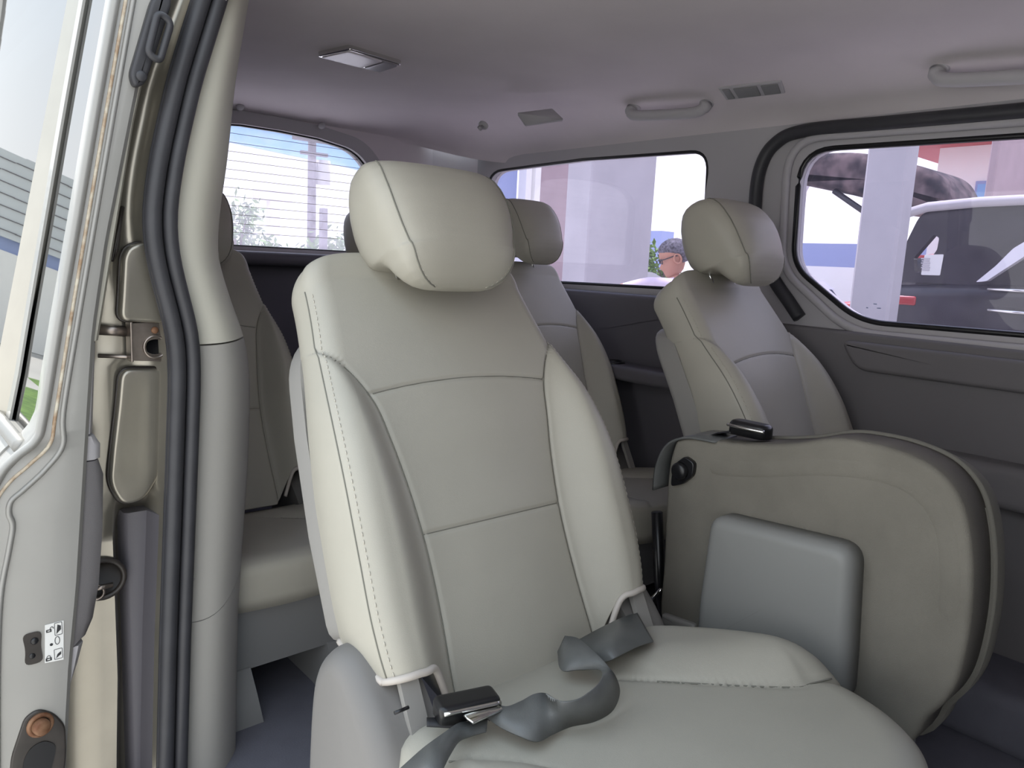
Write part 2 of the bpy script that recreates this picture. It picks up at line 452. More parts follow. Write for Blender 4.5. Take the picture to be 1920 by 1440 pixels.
wnf = add('wall_front_door', plate([(-2.25, -1.05), (-0.22, -1.05), (-0.22, 0.50), (-2.25, 0.50)], [WD], nfd, 0.06), 'paint_edge', smooth=False); tag(wnf, kind='structure')
win7 = win('window_7', WD, 'glass_f', nfd)
for (px, py, w_) in ((1641, 570, 0.012), (1626, 577, 0.008), (1648, 578, 0.014)):
    p_ = onx(px, py, XF + 0.028)
    add('glass_mark', box(tuple(p_), (0.001, w_ * 0.7, 0.0025)), 'steelblue', win2, smooth=False)
# weatherstrip round the far sliding door and the padded frame inside it
SEAL = smooth_path([(XF - 0.012, y, z) for y, z in [(1.09, -0.115), (1.125, -0.075), (1.19, 0.0), (1.255, 0.12), (1.268, 0.22), (1.262, 0.31), (1.225, 0.372), (1.14, 0.402), (0.9, 0.400), (0.55, 0.396), (0.0, 0.39), (-0.55, 0.38)]], 8)
ws = add('trim_7', tube(SEAL, 0.019, 10, up=(1, 0, 0)), 'rubber'); tag(ws, kind='structure')
bead = tube([(XF - 0.006, p[0], p[1]) for p in rpoly([(1.185, 0.385), (1.165, 0.02), (0.945, -0.142), (-0.05, -0.137), (-0.05, 0.365), (0.80, 0.378)], [0.11, 0.07, 0.08, 0.05, 0.05, 0.0], 8)], 0.012, 8, True, up=(1, 0, 0))
fr = add('trim_8', bead, 'trim'); tag(fr, kind='structure')
# tailgate wall and rear window
RW = rpoly([(0.86, 0.01), (1.66, 0.008), (1.645, 0.33), (1.56, 0.412), (1.40, 0.436), (1.25, 0.442), (1.10, 0.442), (0.94, 0.425), (0.85, 0.36)], [0.05, 0.05, 0.06, 0.08, 0, 0, 0, 0.08, 0.06], 8)
rear = lambda a, b, d: (a, YR + d, b)
wr = add('wall_rear', plate([(0.39, FZ), (XF + 0.05, FZ), (XF + 0.05, 0.55), (0.53, 0.55), (0.41, -0.10)], [RW], rear, 0.05), 'panel_d', smooth=False); tag(wr, kind='structure')
win3 = win('window_3', RW, 'glass_r', rear)
RO = rpoly([(0.80, -0.02), (1.71, -0.022), (1.70, 0.35), (1.60, 0.455), (1.40, 0.482), (1.25, 0.488), (1.10, 0.488), (0.90, 0.47), (0.79, 0.38)], [0.05, 0.05, 0.06, 0.08, 0, 0, 0, 0.08, 0.06], 8)
hd2 = add('trim_21', plate(rpoly([(0.44, -0.03), (2.045, -0.03), (2.045, 0.53), (0.53, 0.53)], 0.0, 2), [RO], lambda a, b, d: (a, YR - 0.012 + d, b), 0.01), 'headliner', smooth=False); tag(hd2, kind='structure')
rt = add('trim_10', plate(RO, [RW], lambda a, b, d: (a, YR - 0.02 + d, b), 0.022), 'trim', smooth=False); tag(rt, kind='structure')
for k in range(12):
    z = 0.06 + k * 0.032
    add('heater_wire', box((1.25, YR + 0.027, z), (0.76, 0.0012, 0.0016)), 'wire', win3, smooth=False)
ledge2 = add('trim_11', box((1.2, YR - 0.05, -0.03), (1.6, 0.10, 0.05), 0.02, 3), 'panel_d', sharp=60); tag(ledge2, kind='structure')
# rounded corner pillars between tailgate and side walls
def corner(x, s):
    P = []
    for z in (FZ, 0.54):
        ring = [(x + s * 0.002, YR - 0.22, z)]
        for t in np.linspace(0, 90, 9):
            ring.append((x - s * 0.18 * (1 - math.cos(math.radians(t))), YR - 0.18 + 0.18 * math.sin(math.radians(t)), z))
        ring.append((x + s * 0.002, YR, z))
        P.append(ring)
    return loft(P, True, True)
cp = add('trim_12', corner(XF, 1), 'headliner', sharp=60); tag(cp, kind='structure')

# near side: wall behind the open door, window, door jamb
NW = rpoly([(1.70, 0.36), (1.68, -0.06), (2.55, -0.06), (2.58, 0.36)], 0.07, 8)
near = lambda a, b, d: (0.42 + 0.17 * max(0.0, b + 0.15) - d, a, b)
wn = add('wall_near', plate([(1.46, FZ), (YR, FZ), (YR, 0.45), (1.46, 0.45)], [NW], near, 0.05), 'panel_d', smooth=False); tag(wn, kind='structure')
win4 = win('window_4', NW, 'glass', near)

# ================================================================ seats
CA, SA = math.cos(math.radians(25)), math.sin(math.radians(25))
def T(u, h, d): return (u, h * SA - d * CA, -0.6 - FZ + h * CA + d * SA)

HK = [-0.05, 0.0, 0.05, 0.1, 0.2, 0.3, 0.4, 0.5, 0.6, 0.7]
def wid(h): return sm(h, HK, [0.235, 0.252, 0.265, 0.271, 0.273, 0.271, 0.262, 0.243, 0.228, 0.222])
def dbase(h): return sm(h, HK, [0.0, 0.0, 0.0, 0.0, 0.0, 0.001, 0.001, -0.012, -0.032, -0.055])
def amp(h): return sm(h, HK, [0.030, 0.042, 0.050, 0.054, 0.058, 0.055, 0.036, 0.010, 0.0, 0.0])
def useam(h): return sm(h, [-0.05, 0.0, 0.05, 0.1, 0.2, 0.3, 0.36, 0.43, 0.475, 0.50, 0.52], [0.146, 0.145, 0.142, 0.140, 0.141, 0.152, 0.163, 0.180, 0.205, 0.225, 0.245])
RE = 0.036
def front_d(u, h):
    w = wid(h); us = useam(min(h, 0.52)); a = abs(u)
    d = dbase(h) + 0.008 * max(0, 1 - (a / us) ** 2) * float(np.clip((0.66 - h) / 0.30, 0.0, 1))
    t = np.clip((a - us) / max(0.62 * (w - us), 1e-3), 0, 1)
    d += amp(h) * (t * t * (3 - 2 * t))
    # sewn grooves
    if h < 0.525:
        d -= 0.0042 * math.exp(-((a - us) / 0.0032) ** 2) * float(np.clip((0.525 - h) / 0.03, 0, 1))
        if a < us:
            h1 = 0.449 - 0.014 * (a / 0.18) ** 2
            d -= 0.0038 * math.exp(-((h - h1) / 0.003) ** 2)
            d -= 0.0038 * math.exp(-((h - 0.212) / 0.003) ** 2)
    e = np.clip((a - (w - RE)) / RE, 0, 1)
    d -= RE * (1 - math.sqrt(max(0.0, 1 - e * e)))
    return d

def htop(a): return 0.692 - 0.016 * (a / 0.22) ** 6
def hbot(u, side):
    a = abs(u); t = np.clip((a - 0.15) / 0.05, 0, 1)
    return -0.045 + 0.080 * t * t * (3 - 2 * t) + 0.055 * side

BK = -0.098
def backrest_mesh():
    prof = []                                      # (kind, fraction)
    core = np.linspace(-1, 1, 191)
    arc = np.linspace(0, math.pi / 2, 10)
    rows = 230
    NT = 12
    def ring(t, inset):
        pts = []
        def pt(u, d, side, h):
            pts.append((u, h, d))
        def hh(u, side):
            a = min(abs(u), 0.235)
            return hbot(u, side) + (htop(a) - 0.05 - hbot(u, side)) * t
        def w_at(h): return wid(h)
        # front, left edge arc -> core -> right edge arc
        h0 = hh(0.24, 0)
        w = w_at(h0)
        us = [-(w - RE) - RE * math.sin(x) for x in arc[::-1]] + [c * (w - RE) for c in core[1:-1]] + [(w - RE) + RE * math.sin(x) for x in arc]
        for u in us:
            h = hh(u, 0)
            ww = w_at(h); uu = u * ww / w
            pts.append((uu, h, front_d(uu, h)))
        dl = pts[-1][2]
        for s in np.linspace(0, 1, 14)[1:]:
            h = hh(0.24, s); w2 = w_at(h)
            pts.append((w2 + 0.004 * math.sin(math.pi * s) - 0.012 * s * s, h, dl + (dbase(h) + BK - dl) * s))
        for c in np.linspace(1, -1, 24)[1:-1]:
            h = hh(0.24, 1); w2 = w_at(h) - 0.012
            pts.append((w2 * c, h, dbase(h) + BK - 0.012 * (1 - c ** 4)))
        for s in np.linspace(1, 0, 14)[:-1]:
            h = hh(0.24, s); w2 = w_at(h)
            pts.append((-(w2 + 0.004 * math.sin(math.pi * s) - 0.012 * s * s), h, dl + (dbase(h) + BK - dl) * s))
        return pts
    rings = [ring(t, 0) for t in np.linspace(0, 1, rows)]
    rings.insert(0, [(p[0] * 0.97, p[1] + 0.004, -0.045 + (p[2] + 0.045) * 0.04) for p in rings[0]])
    last = rings[-1]
    dmid = np.mean([p[2] for p in last])
    R = 0.05
    for k in range(1, NT + 1):
        a = k / NT * math.pi / 2
        ins = R * (1 - math.cos(a)); up_ = R * math.sin(a)
        rr = []
        for (u, h, d) in last:
            half = max(abs(d - dmid), 1e-6)
            d2 = dmid + (d - dmid) * (1 - 0.86 * (1 - math.cos(a)))
            u2 = u * (1 - ins * 0.50 / 0.225)
            rr.append((u2, h + up_, d2))
        rings.append(rr)
    V, F = loft([[T(*p) for p in r] for r in rings], True, True)
    return (V, F), rings

def seam_curve(side, lo=0.04, hi=0.622, off=0.0):
    pts = []
    for h in np.linspace(lo, hi, 60):
        w = wid(h); a = w - RE * 0.06 + 0.001
        u = (w - RE) + RE * math.sin(math.radians(74)) + off
        pts.append(T(side * u, h, front_d(u, h) + 0.0012))
    return pts

def stitches(path, length=0.006, gap=0.0045, r=0.0009, shift=0.004):
    P = np.asarray(path); L = np.r_[0, np.cumsum(np.linalg.norm(np.diff(P, axis=0), axis=1))]
    out = []
    s = 0
    while s + length < L[-1]:
        a = np.array([np.interp(s, L, P[:, i]) for i in range(3)]); b = np.array([np.interp(s + length, L, P[:, i]) for i in range(3)])
        out.append(tube([a, (a + b) / 2, b], [r * 0.6, r, r * 0.6], 5))
        s += length + gap
    return join(*out)

def headrest_mesh():
    hs = [0.593, 0.597, 0.604, 0.615, 0.63, 0.645, 0.654, 0.660, 0.668, 0.69, 0.72, 0.75, 0.78, 0.80, 0.815, 0.825, 0.831, 0.833]
    df = [0.046, 0.056, 0.066, 0.076, 0.086, 0.093, 0.096, 0.0975, 0.099, 0.101, 0.101, 0.097, 0.087, 0.077, 0.064, 0.049, 0.03, 0.012]
    db = [0.030, 0.022, 0.014, 0.006, -0.004, -0.014, -0.026, -0.06, -0.072, -0.082, -0.084, -0.081, -0.074, -0.066, -0.057, -0.045, -0.03, -0.012]
    hw = [0.056, 0.074, 0.089, 0.101, 0.110, 0.115, 0.118, 0.120, 0.122, 0.128, 0.133, 0.135, 0.134, 0.131, 0.127, 0.121, 0.112, 0.095]
    rings = []
    N = 72
    hs = [0.590 + (x - 0.593) * 0.955 for x in hs]; hw = [x * 1.05 for x in hw]
    fine = np.linspace(0, len(hs) - 1, 70)
    idx = np.arange(len(hs))
    for q in fine:
        h = np.interp(q, idx, hs); a = np.interp(q, idx, df); b = np.interp(q, idx, db); w = np.interp(q, idx, hw)
        r = []
        for k in range(N):
            t = 2 * math.pi * k / N
            c, s = math.cos(t), math.sin(t)
            n = 3.4
            x = abs(c) ** (2 / n) * (1 if c >= 0 else -1) * w
            y = abs(s) ** (2 / n) * (1 if s >= 0 else -1)
            # front slightly bowed, sides narrower to the back
            d = (a + b) / 2 + y * (a - b) / 2
            x *= 1 - 0.07 * (1 - y) / 2
            r.append((x, h, d))
        rings.append(r)
    V, F = loft([[T(*p) for p in r] for r in rings], True, True)
    # seam lines on the two front corners
    seams = []
    for k in (8, 28):
        P = []
        for r in rings[1:-6]:
            p = r[k]; P.append(T(p[0] * 1.004, p[1], p[2] + 0.0008))
        seams.append(P)
    return (V, F), seams

CO = [(0.245, 0.02), (0.28, -0.06), (0.315, -0.18), (0.328, -0.31), (0.312, -0.41), (0.262, -0.49), (0.18, -0.54), (0.08, -0.56), (0.0, -0.565)]
SEAM_R = smooth_path([(0.055, -0.14), (0.13, -0.225), (0.22, -0.318), (0.26, -0.335), (0.312, -0.352), (0.38, -0.37)], 12)
SEAM_L = smooth_path([(-0.275, -0.12), (-0.235, -0.16), (-0.19, -0.21), (-0.155, -0.28), (-0.14, -0.36), (-0.13, -0.46)], 12)
def cush_z(u, y):
    t = np.clip(-y / 0.56, 0, 1)
    z = -0.012 + 0.052 * t - 0.012 * t ** 3 - 0.022 * float(np.clip((y + 0.10) / 0.10, 0, 1)) ** 2
    a = abs(u)
    def sd(P):                                     # signed side of the seam and distance
        dd = np.hypot(P[:, 0] - u, P[:, 1] - y); i = int(np.argmin(dd)); j = min(max(i, 1), len(P) - 2)
        tx, ty = P[j + 1] - P[j - 1]
        cr_ = tx * (y - P[i, 1]) - ty * (u - P[i, 0])
        return dd[i], cr_
    dr, sr = sd(SEAM_R); dl, sl = sd(SEAM_L)
    if u > 0.03 and sr > 0:
        k = np.clip(dr / 0.10, 0, 1); z += 0.048 * (k * (2 - k)) * np.clip((0.54 + y) / 0.2, 0, 1) * np.clip((u - 0.03) / 0.08, 0, 1) * float(np.interp(-y, [0.04, 0.30], [0.0, 1.0]))
    if u < -0.1 and sl < 0:
        k = np.clip(dl / 0.07, 0, 1); z += 0.030 * (k * (2 - k)) * np.clip((0.56 + y) / 0.2, 0, 1)
    z -= 0.004 * math.exp(-(dr / 0.005) ** 2) + 0.004 * math.exp(-(dl / 0.005) ** 2)
    # faint cross crease
    return z

def cushion_mesh():
    half = smooth_path(CO, 10)
    left = [(-x, y) for x, y in half[::-1][1:]]
    O = np.array([tuple(p) for p in half] + left)
    # close along the rear
    rear_pts = [(x, 0.02) for x in np.linspace(-0.245, 0.245, 30)[1:-1]]
    O = np.array(list(map(tuple, O)) + rear_pts)
    c = np.array([0.0, -0.22])
    rings = []
    for z in (-0.19, -0.14):
        rings.append([(p[0] * 0.97, c[1] + (p[1] - c[1]) * 0.96, z) for p in O])
    er = 0.05
    for k in range(1, 9):
        a = k / 8 * math.pi / 2
        f = 1 - er * (1 - math.cos(a)) / 0.28
        rings.append([(c[0] + (p[0] - c[0]) * f, c[1] + (p[1] - c[1]) * f, cush_z(*(c + (p - c) * (1 - er / 0.28))) - er * (1 - math.sin(a)) - (0.03 if k < 3 else 0) * (3 - k) / 3) for p in O])
    f0 = 1 - er / 0.28
    for q in np.linspace(1, 0.02, 75)[1:]:
        rings.append([(c[0] + (p[0] - c[0]) * f0 * q, c[1] + (p[1] - c[1]) * f0 * q, cush_z(*(c + (p - c) * f0 * q))) for p in O])
    V, F = loft([[(p[0], p[1], p[2] - 0.6 - FZ) for p in r] for r in rings], True, True)
    return V, F

def seat_base_mesh():
    V1 = pillow(rpoly([(0.25, 0.05), (0.25, -0.46), (-0.25, -0.46), (-0.25, 0.05)], 0.07, 6), lambda a, b, d: (a * (1 - 0.5 * d), b * (1 - 0.4 * d), 0.215 - d), 0.16, 0.02)
    return V1
def foot(x, y0, y1):
    ring = []
    R = []
    for y, h, hw_ in ((y0, 0.07, 0.06), (y0 + 0.03, 0.12, 0.055), (y0 + 0.10, 0.14, 0.05), (y1, 0.14, 0.05)):
        R.append([(x - hw_ * 1.3, y, 0.0), (x - hw_, y, h), (x + hw_, y, h), (x + hw_ * 1.3, y, 0.0)])
    return loft(R)

def side_cover_mesh(s):
    """moulded recliner cover: profile in (y, z) bulging outwards; s = -1 near side, +1 far side"""
    prof = smooth_path([(-0.135, -0.02), (-0.128, 0.10), (-0.118, 0.20), (-0.098, 0.29), (-0.062, 0.355), (-0.015, 0.405), (0.035, 0.437), (0.085, 0.425), (0.125, 0.36), (0.14, 0.20), (0.145, -0.02)], 6)
    def f(a, b, d): return (s * (0.305 - d), a + 0.015, b + 0.026)
    return pillow(prof, f, 0.100, 0.034, 8, 0.004)

(BM, brings) = backrest_mesh()
(HM, hseams) = headrest_mesh()
CM = cushion_mesh()

def edge_piping(sd):
    """piping along the lower edge of one side bolster"""
    pts = []
    for s in np.linspace(1, 0, 8):
        h = hbot(0.26, s) + 0.001; w = wid(h)
        dl = front_d(w, h)
        pts.append(T(sd * (w + 0.001 - 0.012 * s * s), h, dl + (dbase(h) + BK - dl) * s))
    for x in np.linspace(math.pi / 2, 0, 6):
        w = wid(0.035); u = w - RE + RE * math.sin(x)
        pts.append(T(sd * u, hbot(u, 0), front_d(u, 0.035) + 0.001))
    for u in np.linspace(wid(0.035) - RE, 0.165, 8)[1:]:
        pts.append(T(sd * u, hbot(u, 0) - 0.001, front_d(u, hbot(u, 0)) + 0.001))
    return tube(smooth_path(pts, 4), 0.0055, 8)

def make_seat(loc, label, group=None):
    t = empty('car_seat', loc, label, 'seat', group)
    b = add('backrest', BM, 'leather', t)
    for s in (-1, 1):
        sc = seam_curve(s)
        add('seam', tube(sc, 0.0011, 6), 'seam', b)
        add('stitching', stitches(seam_curve(s, off=-0.0055 if s < 0 else -0.0055)), 'stitch', b)
        add('piping', edge_piping(s), 'piping', b)
    for s in (-1, 1):
        add('seam', tube([T(s * useam(h), h, front_d(s * useam(h), h) + 0.0008) for h in np.linspace(-0.03, 0.515, 70)], 0.0009, 5), 'seam', b)
    for hh_ in (0, 1):
        us_ = 0.176 if hh_ else 0.140
        P = []
        for u in np.linspace(-us_, us_, 40):
            h = (0.449 - 0.014 * (u / 0.18) ** 2) if hh_ else 0.212
            P.append(T(u, h, front_d(u, h) + 0.0008))
        add('seam', tube(P, 0.0009, 5), 'seam', b)
    sh = pillow(rpoly([(0.262, 0.085), (0.264, 0.25), (0.258, 0.40), (0.240, 0.52), (0.200, 0.575), (-0.200, 0.575), (-0.240, 0.52), (-0.258, 0.40), (-0.264, 0.25), (-0.262, 0.085)], [0.03, 0, 0, 0.04, 0.04, 0.04, 0.04, 0, 0, 0.03], 5),
                lambda a, b_, d: T(a, b_, dbase(b_) + BK - 0.042 + d), 0.058, 0.016)
    add('back_shell', sh, 'plastic', t, sharp=60)
    h = add('headrest', HM, 'leather', t)
    for P in hseams:
        add('seam', tube(P, 0.0013, 6), 'seam', h)
        add('stitching', stitches([np.array(p) + np.array(T(0, 0, 0)) * 0 + np.array([0.0035 if p[0] < 0 else -0.0035, 0, 0]) for p in P]), 'stitch', h)
    for s in (-1, 1):
        add('headrest_post', tube([T(s * 0.06, 0.60, -0.05), T(s * 0.06, 0.69, -0.04)], 0.006, 10), 'chrome', h)
    c = add('cushion', CM, 'leather', t)
    for S in (SEAM_R, SEAM_L):
        add('seam', tube([(p[0], p[1], -0.6 - FZ + cush_z(p[0], p[1]) + 0.0022) for p in S[6:-16]], 0.0012, 6), 'seam', c)
    add('seat_base', seat_base_mesh(), 'plastic_d', t, sharp=60)
    for s in (-1, 1):
        cv = add('recliner_cover', side_cover_mesh(s), 'recliner', t, sharp=60)
        add('foot', foot(s * 0.17, -0.42, 0.02), 'plastic_d', t, sharp=40)
    # flat hinge rail beside each bolster
    for s in (-1, 1):
        x = 0.236 * s
        add('hinge_rail', tube([(x, -0.115, 0.24), (x, -0.06, 0.36), (x, 0.0, 0.47)], 1, sec=[(-0.014, -0.005), (0.014, -0.005), (0.014, 0.005), (-0.014, 0.005)]), 'plastic', t, sharp=40)
    return t

hero = make_seat((0.765, 0.80, FZ), 'large light grey leather seat nearest the open door, a loose belt on its cushion')
def place_seat(loc, label, sx_=1.0, lift=0.0, group=None, scz=1.0):
    o = copy_tree(hero); o.location = loc; o['label'] = label; o.scale = (sx_, 1, scz)
    if lift:
        for ch in o.children:
            if ch.name.startswith('headrest'): ch.location = (0, lift * SA, lift * CA)
    return o
seat_far = place_seat((1.72, 0.80, FZ), 'grey leather seat against the far wall beneath the side window, headrest raised on its posts', 1.0, 0.026)
def rear_seat(x, y, label, sx_, lift):
    o = place_seat((x, y, FZ), label, sx_, lift)
    for ch in o.children:
        k = ch.name.split('.')[0]
        if k == 'cushion': ch.scale = (1, 0.68, 0.5); ch.location = (0, 0, 0.16)
        if k == 'seat_base': ch.scale = (1.15, 0.76, 1.1); ch.location = (0, 0, 0.055)
        if k == 'foot': ch.scale = (1, 0.85, 1)
        if k == 'recliner_cover': ch.scale = (1, 0.9, 0.9)
    return o
seat_far.rotation_euler = (0, 0, math.radians(7))
for ch in seat_far.children:
    if ch.name.split('.')[0] in ('cushion', 'seat_base', 'foot'): ch.scale = (0.86, 0.58, 1)
seat_r1 = rear_seat(0.680, 1.80, 'shaded rear seat half hidden behind the cream door pillar', 0.78, 0.0)
seat_r2 = rear_seat(1.215, 1.72, 'middle rear seat hidden behind the large front seat', 0.72, -0.02)
seat_r3 = rear_seat(1.700, 1.58, 'dark rear seat in front of the pale column seen through the side glass', 0.74, 0.055)

# ================================================================ near door opening: pillar trim, weatherstrip, jamb
def xy_of(lst, y): return np.array([[*ony(px, py, y)[[0, 2]]] for px, py in lst])
OUTE = xy_of([(420, 0), (380, 150), (345, 300), (330, 400), (332, 470), (350, 540), (378, 620), (385, 700), (378, 850), (372, 1000), (365, 1200), (358, 1440)], 1.335)
INNE = xy_of([(465, 0), (440, 150), (425, 300), (410, 400), (405, 480), (430, 560), (460, 640), (468, 720), (465, 850), (455, 1000), (445, 1150), (440, 1440)], 1.385)
SEAE = xy_of([(372, 0), (318, 150), (285, 300), (272, 400), (278, 470), (298, 560), (312, 640), (311, 700), (308, 850), (303, 1000), (295, 1200), (290, 1440)], 1.33)
def xz(P, z):
    o = np.argsort(P[:, 1]); Q = P[o]
    zz = np.r_[Q[0, 1] - 1, Q[:, 1], Q[-1, 1] + 0.25]
    s0 = (Q[-1, 0] - Q[-2, 0]) / (Q[-1, 1] - Q[-2, 1])
    xx = np.r_[Q[0, 0] - 0.02, Q[:, 0], Q[-1, 0] + 0.25 * s0]
    return sm(np.array([z]), zz, xx)[0] if False else float(np.interp(z, zz, xx))
def smooth_xz(P):
    zs = np.linspace(FZ - 0.1, 0.56, 90)
    v = np.array([xz(P, z) for z in zs])
    k = np.array([1, 2, 3, 2, 1]) / 9
    vv = np.convolve(np.pad(v, 2, mode='edge'), k, 'valid')
    return lambda z: float(np.interp(z, zs, vv))
fo, fi, fs = smooth_xz(OUTE), smooth_xz(INNE), smooth_xz(SEAE)
def pillar(z0f, z1f, n=40):
    rings = []
    for k in range(n + 1):
        r = []
        for q in np.linspace(0, 1, 12):
            z = z0f(q) + (z1f(q) - z0f(q)) * k / n
            a, b = fo(z) - 0.006, fi(z)
            x = a + (b - a) * q
            y = 1.335 + 0.05 * q ** 2.2 - 0.012 * math.sin(math.pi * q)
            r.append((x, y, z))
        z = z0f(1) + (z1f(1) - z0f(1)) * k / n
        b = fi(z)
        for (dx, y) in ((0.004, 1.392), (0.004, 1.40), (0.0, 1.43), (-0.02, 1.48), (-0.10, 1.52)):
            r.append((b + dx, y, z))
        r.append((fo(z) - 0.03, 1.50, z)); r.append((fo(z) - 0.02, 1.36, z))
        rings.append(r)
    return loft(rings, True, True)
zj = lambda q: -0.168 + 0.006 * q
tp = add('trim_13', pillar(lambda q: zj(q) + 0.0015, lambda q: 0.465), 'trim_cream', sharp=70); tag(tp, kind='structure')
zk = lambda q: -0.675 + 0.055 * q * q
tq = add('trim_14', pillar(lambda q: zk(q) + 0.001, lambda q: zj(q) - 0.0015), 'trim_low', sharp=70); tag(tq, kind='structure')
tr_ = add('trim_15', pillar(lambda q: FZ + 0.0, lambda q: zk(q) - 0.001), 'trim_low', sharp=70); tag(tr_, kind='structure')

zs = np.linspace(FZ - 0.08, 0.455, 70)
mid = [(0.5 * (fs(z) + fo(z)) - 0.005, 1.325, z) for z in zs]
sec = []
for t in np.linspace(0, 2 * math.pi, 28, endpoint=False):
    c, s_ = math.cos(t), math.sin(t)
    sec.append((0.027 * c, 0.012 * s_ * (0.72 + 0.5 * abs(math.sin(1.57 * c * 1.25)))))
wst = add('trim_16', tube(mid, 1, up=(0, 1, 0), sec=[(a, b) for a, b in sec]), 'rubber'); tag(wst, kind='structure')
for off, rr in ((-0.0135, 0.0135), (0.0125, 0.0120)):
    add('sealing_lip', tube([(m[0] + off, 1.314, m[2]) for m in mid], rr, 10, up=(0, 1, 0)), 'rubber', wst)

# jamb: painted sheet metal behind the door, stepped into a channel beside the weatherstrip
def jamb_mesh():
    rings = []
    for z in np.linspace(-1.05, 0.46, 60):
        xs_ = fs(z) + 0.008
        lo = np.clip((-0.42 - z) / 0.08, 0, 1); lo = lo * lo * (3 - 2 * lo)
        x0 = 0.20 + 0.20 * np.clip((z + 0.4) / 0.95, 0, 1)
        xm = min(0.322, xs_ - 0.05) if z < -0.2 else xs_ - 0.055
        dpt = 0.065 * lo
        hi = np.clip((z + 0.05) / 0.1, 0, 1)
        r = [(x0 - 0.05, 1.60, z), (x0, 1.44, z), (x0 + 0.012, 1.405, z), (x0 + 0.03, 1.395, z), (xm - 0.03, 1.388 - 0.02 * hi, z), (xm - 0.008, 1.384 - 0.03 * hi, z), (xm, 1.384 + dpt * 0.3 - 0.03 * hi, z),
             (xm + 0.010, 1.386 + dpt * 0.9 - 0.02 * hi, z), (xm + 0.02, 1.388 + dpt, z), (xs_ - 0.012, 1.385 + dpt, z), (xs_ - 0.004, 1.36, z), (xs_ + 0.02, 1.34, z)]
        rings.append(r)
    return loft(rings, False, False)
jb = add('wall_jamb', jamb_mesh(), 'paint', sharp=75); tag(jb, kind='structure')
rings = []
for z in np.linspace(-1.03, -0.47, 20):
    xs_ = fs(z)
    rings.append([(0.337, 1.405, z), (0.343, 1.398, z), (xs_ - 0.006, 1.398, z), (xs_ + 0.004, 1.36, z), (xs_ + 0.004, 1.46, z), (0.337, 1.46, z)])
jc = add('channel_shade_slab', loft(rings), 'panel_d', sharp=50); tag(jc, kind='structure')  # dark slab added in the channel to stand in for its shade
def on_jamb(px, py, y=1.382): return ony(px, py, y)
# pressed oval panel with a dark sealer line round it
OV = rpoly([tuple(on_jamb(px, py)[[0, 2]]) for px, py in [(222, 690), (216, 760), (205, 850), (200, 905), (225, 945), (268, 935), (300, 880), (305, 760), (310, 690)]], 0.02, 6)
pp = add('trim_17', pillow(OV, lambda a, b, d: (a, 1.368 + d, b), 0.02, 0.007, 6, 0.0), 'paint', sharp=45); tag(pp, kind='structure')
add('sealer_line', tube([(p[0], 1.380, p[1]) for p in OV], 0.0032, 6, True, up=(0, 1, 0)), 'grime', pp)
OV2 = rpoly([tuple(on_jamb(px, py)[[0, 2]]) for px, py in [(222, 480), (218, 560), (215, 600), (300, 604), (318, 580), (296, 470), (262, 452), (232, 462)]], 0.02, 6)
pp2 = add('trim_18', pillow(OV2, lambda a, b, d: (a, 1.352 + d, b), 0.03, 0.007, 6, 0.0), 'paint', sharp=45); tag(pp2, kind='structure')
add('sealer_line', tube([(p[0], 1.372, p[1]) for p in OV2], 0.003, 6, True, up=(0, 1, 0)), 'grime', pp2)
# oblong drain slot higher up
SL = rpoly([tuple(on_jamb(px, py, 1.365)[[0, 2]]) for px, py in [(228, 385), (234, 388), (222, 470), (212, 492), (206, 488), (216, 440)]], 0.006, 4)
slot = add('trim_19', pillow(SL, lambda a, b, d: (a, 1.360 + d, b), 0.012, 0.003), 'grime'); tag(slot, kind='structure')

# ================================================================ sliding door, pushed back along the outside
YD = 1.30
KD = YD / 1.40
dO = np.array([(0.420, 0.80), (0.395, 0.64), (0.373, 0.52), (0.345, 0.381), (0.312, 0.213), (0.28, 0.044), (0.247, -0.127), (0.218, -0.283), (0.206, -0.322), (0.178, -0.346), (0.155, -0.372), (0.128, -0.43), (0.115, -0.55), (0.108, -0.80), (0.11, -1.14)]) * KD
dI = np.array([(0.500, 0.80), (0.472, 0.64), (0.446, 0.52), (0.417, 0.399), (0.385, 0.267), (0.357, 0.136), (0.329, 0.004), (0.304, -0.146), (0.285, -0.354), (0.264, -0.588), (0.247, -0.731), (0.231, -0.918), (0.22, -1.14)]) * KD
def fx(P, z): o = np.argsort(P[:, 1]); return float(np.interp(z, P[o, 1], P[o, 0]))
door = empty('sliding_door', (0.25, YD, -1.05), 'grey sliding door slid open, its glass reflecting the sky', 'door')
door['kind'] = 'thing'
YE = 2.85
def door_lower():
    rings = []
    for z in np.linspace(-1.05, -0.306, 40):
        o, i = fx(dO, z), fx(dI, z)
        rings.append([(i, YD + 0.07, z), (i, YE, z), (o, YE, z), (o, YD + 0.07, z)])
    return loft(rings)
W('door_panel', door_lower(), 'paint_edge', door, sharp=40)
def door_bar(y0, y1, zb=-0.311):
    rings = []
    for z in np.linspace(zb, 0.73, 36 if zb > -1 else 64):
        o, i = fx(dO, z), fx(dI, z)
        rings.append([(o + 0.012, y0, z), (i - 0.006, y0, z), (i, y0 + 0.006, z), (i, y1, z), (o + 0.004, y1, z), (o, y0 + 0.02, z), (o + 0.003, y0 + 0.006, z)])
    return loft(rings)
W('front_frame', door_bar(YD, YD + 0.075, -1.05), 'paint_edge', door, sharp=40)
W('window_pillar', door_bar(YE - 0.075, YE), 'paint_edge', door, sharp=40)
rings = []
for y in (YD + 0.07, YE - 0.07):
    rings.append([(fx(dO, z) + 0.003, y, z) for z in (0.69, 0.73)] + [(fx(dI, z), y, z) for z in (0.73, 0.69)])
W('top_rail', loft(rings), 'paint_edge', door, sharp=40)
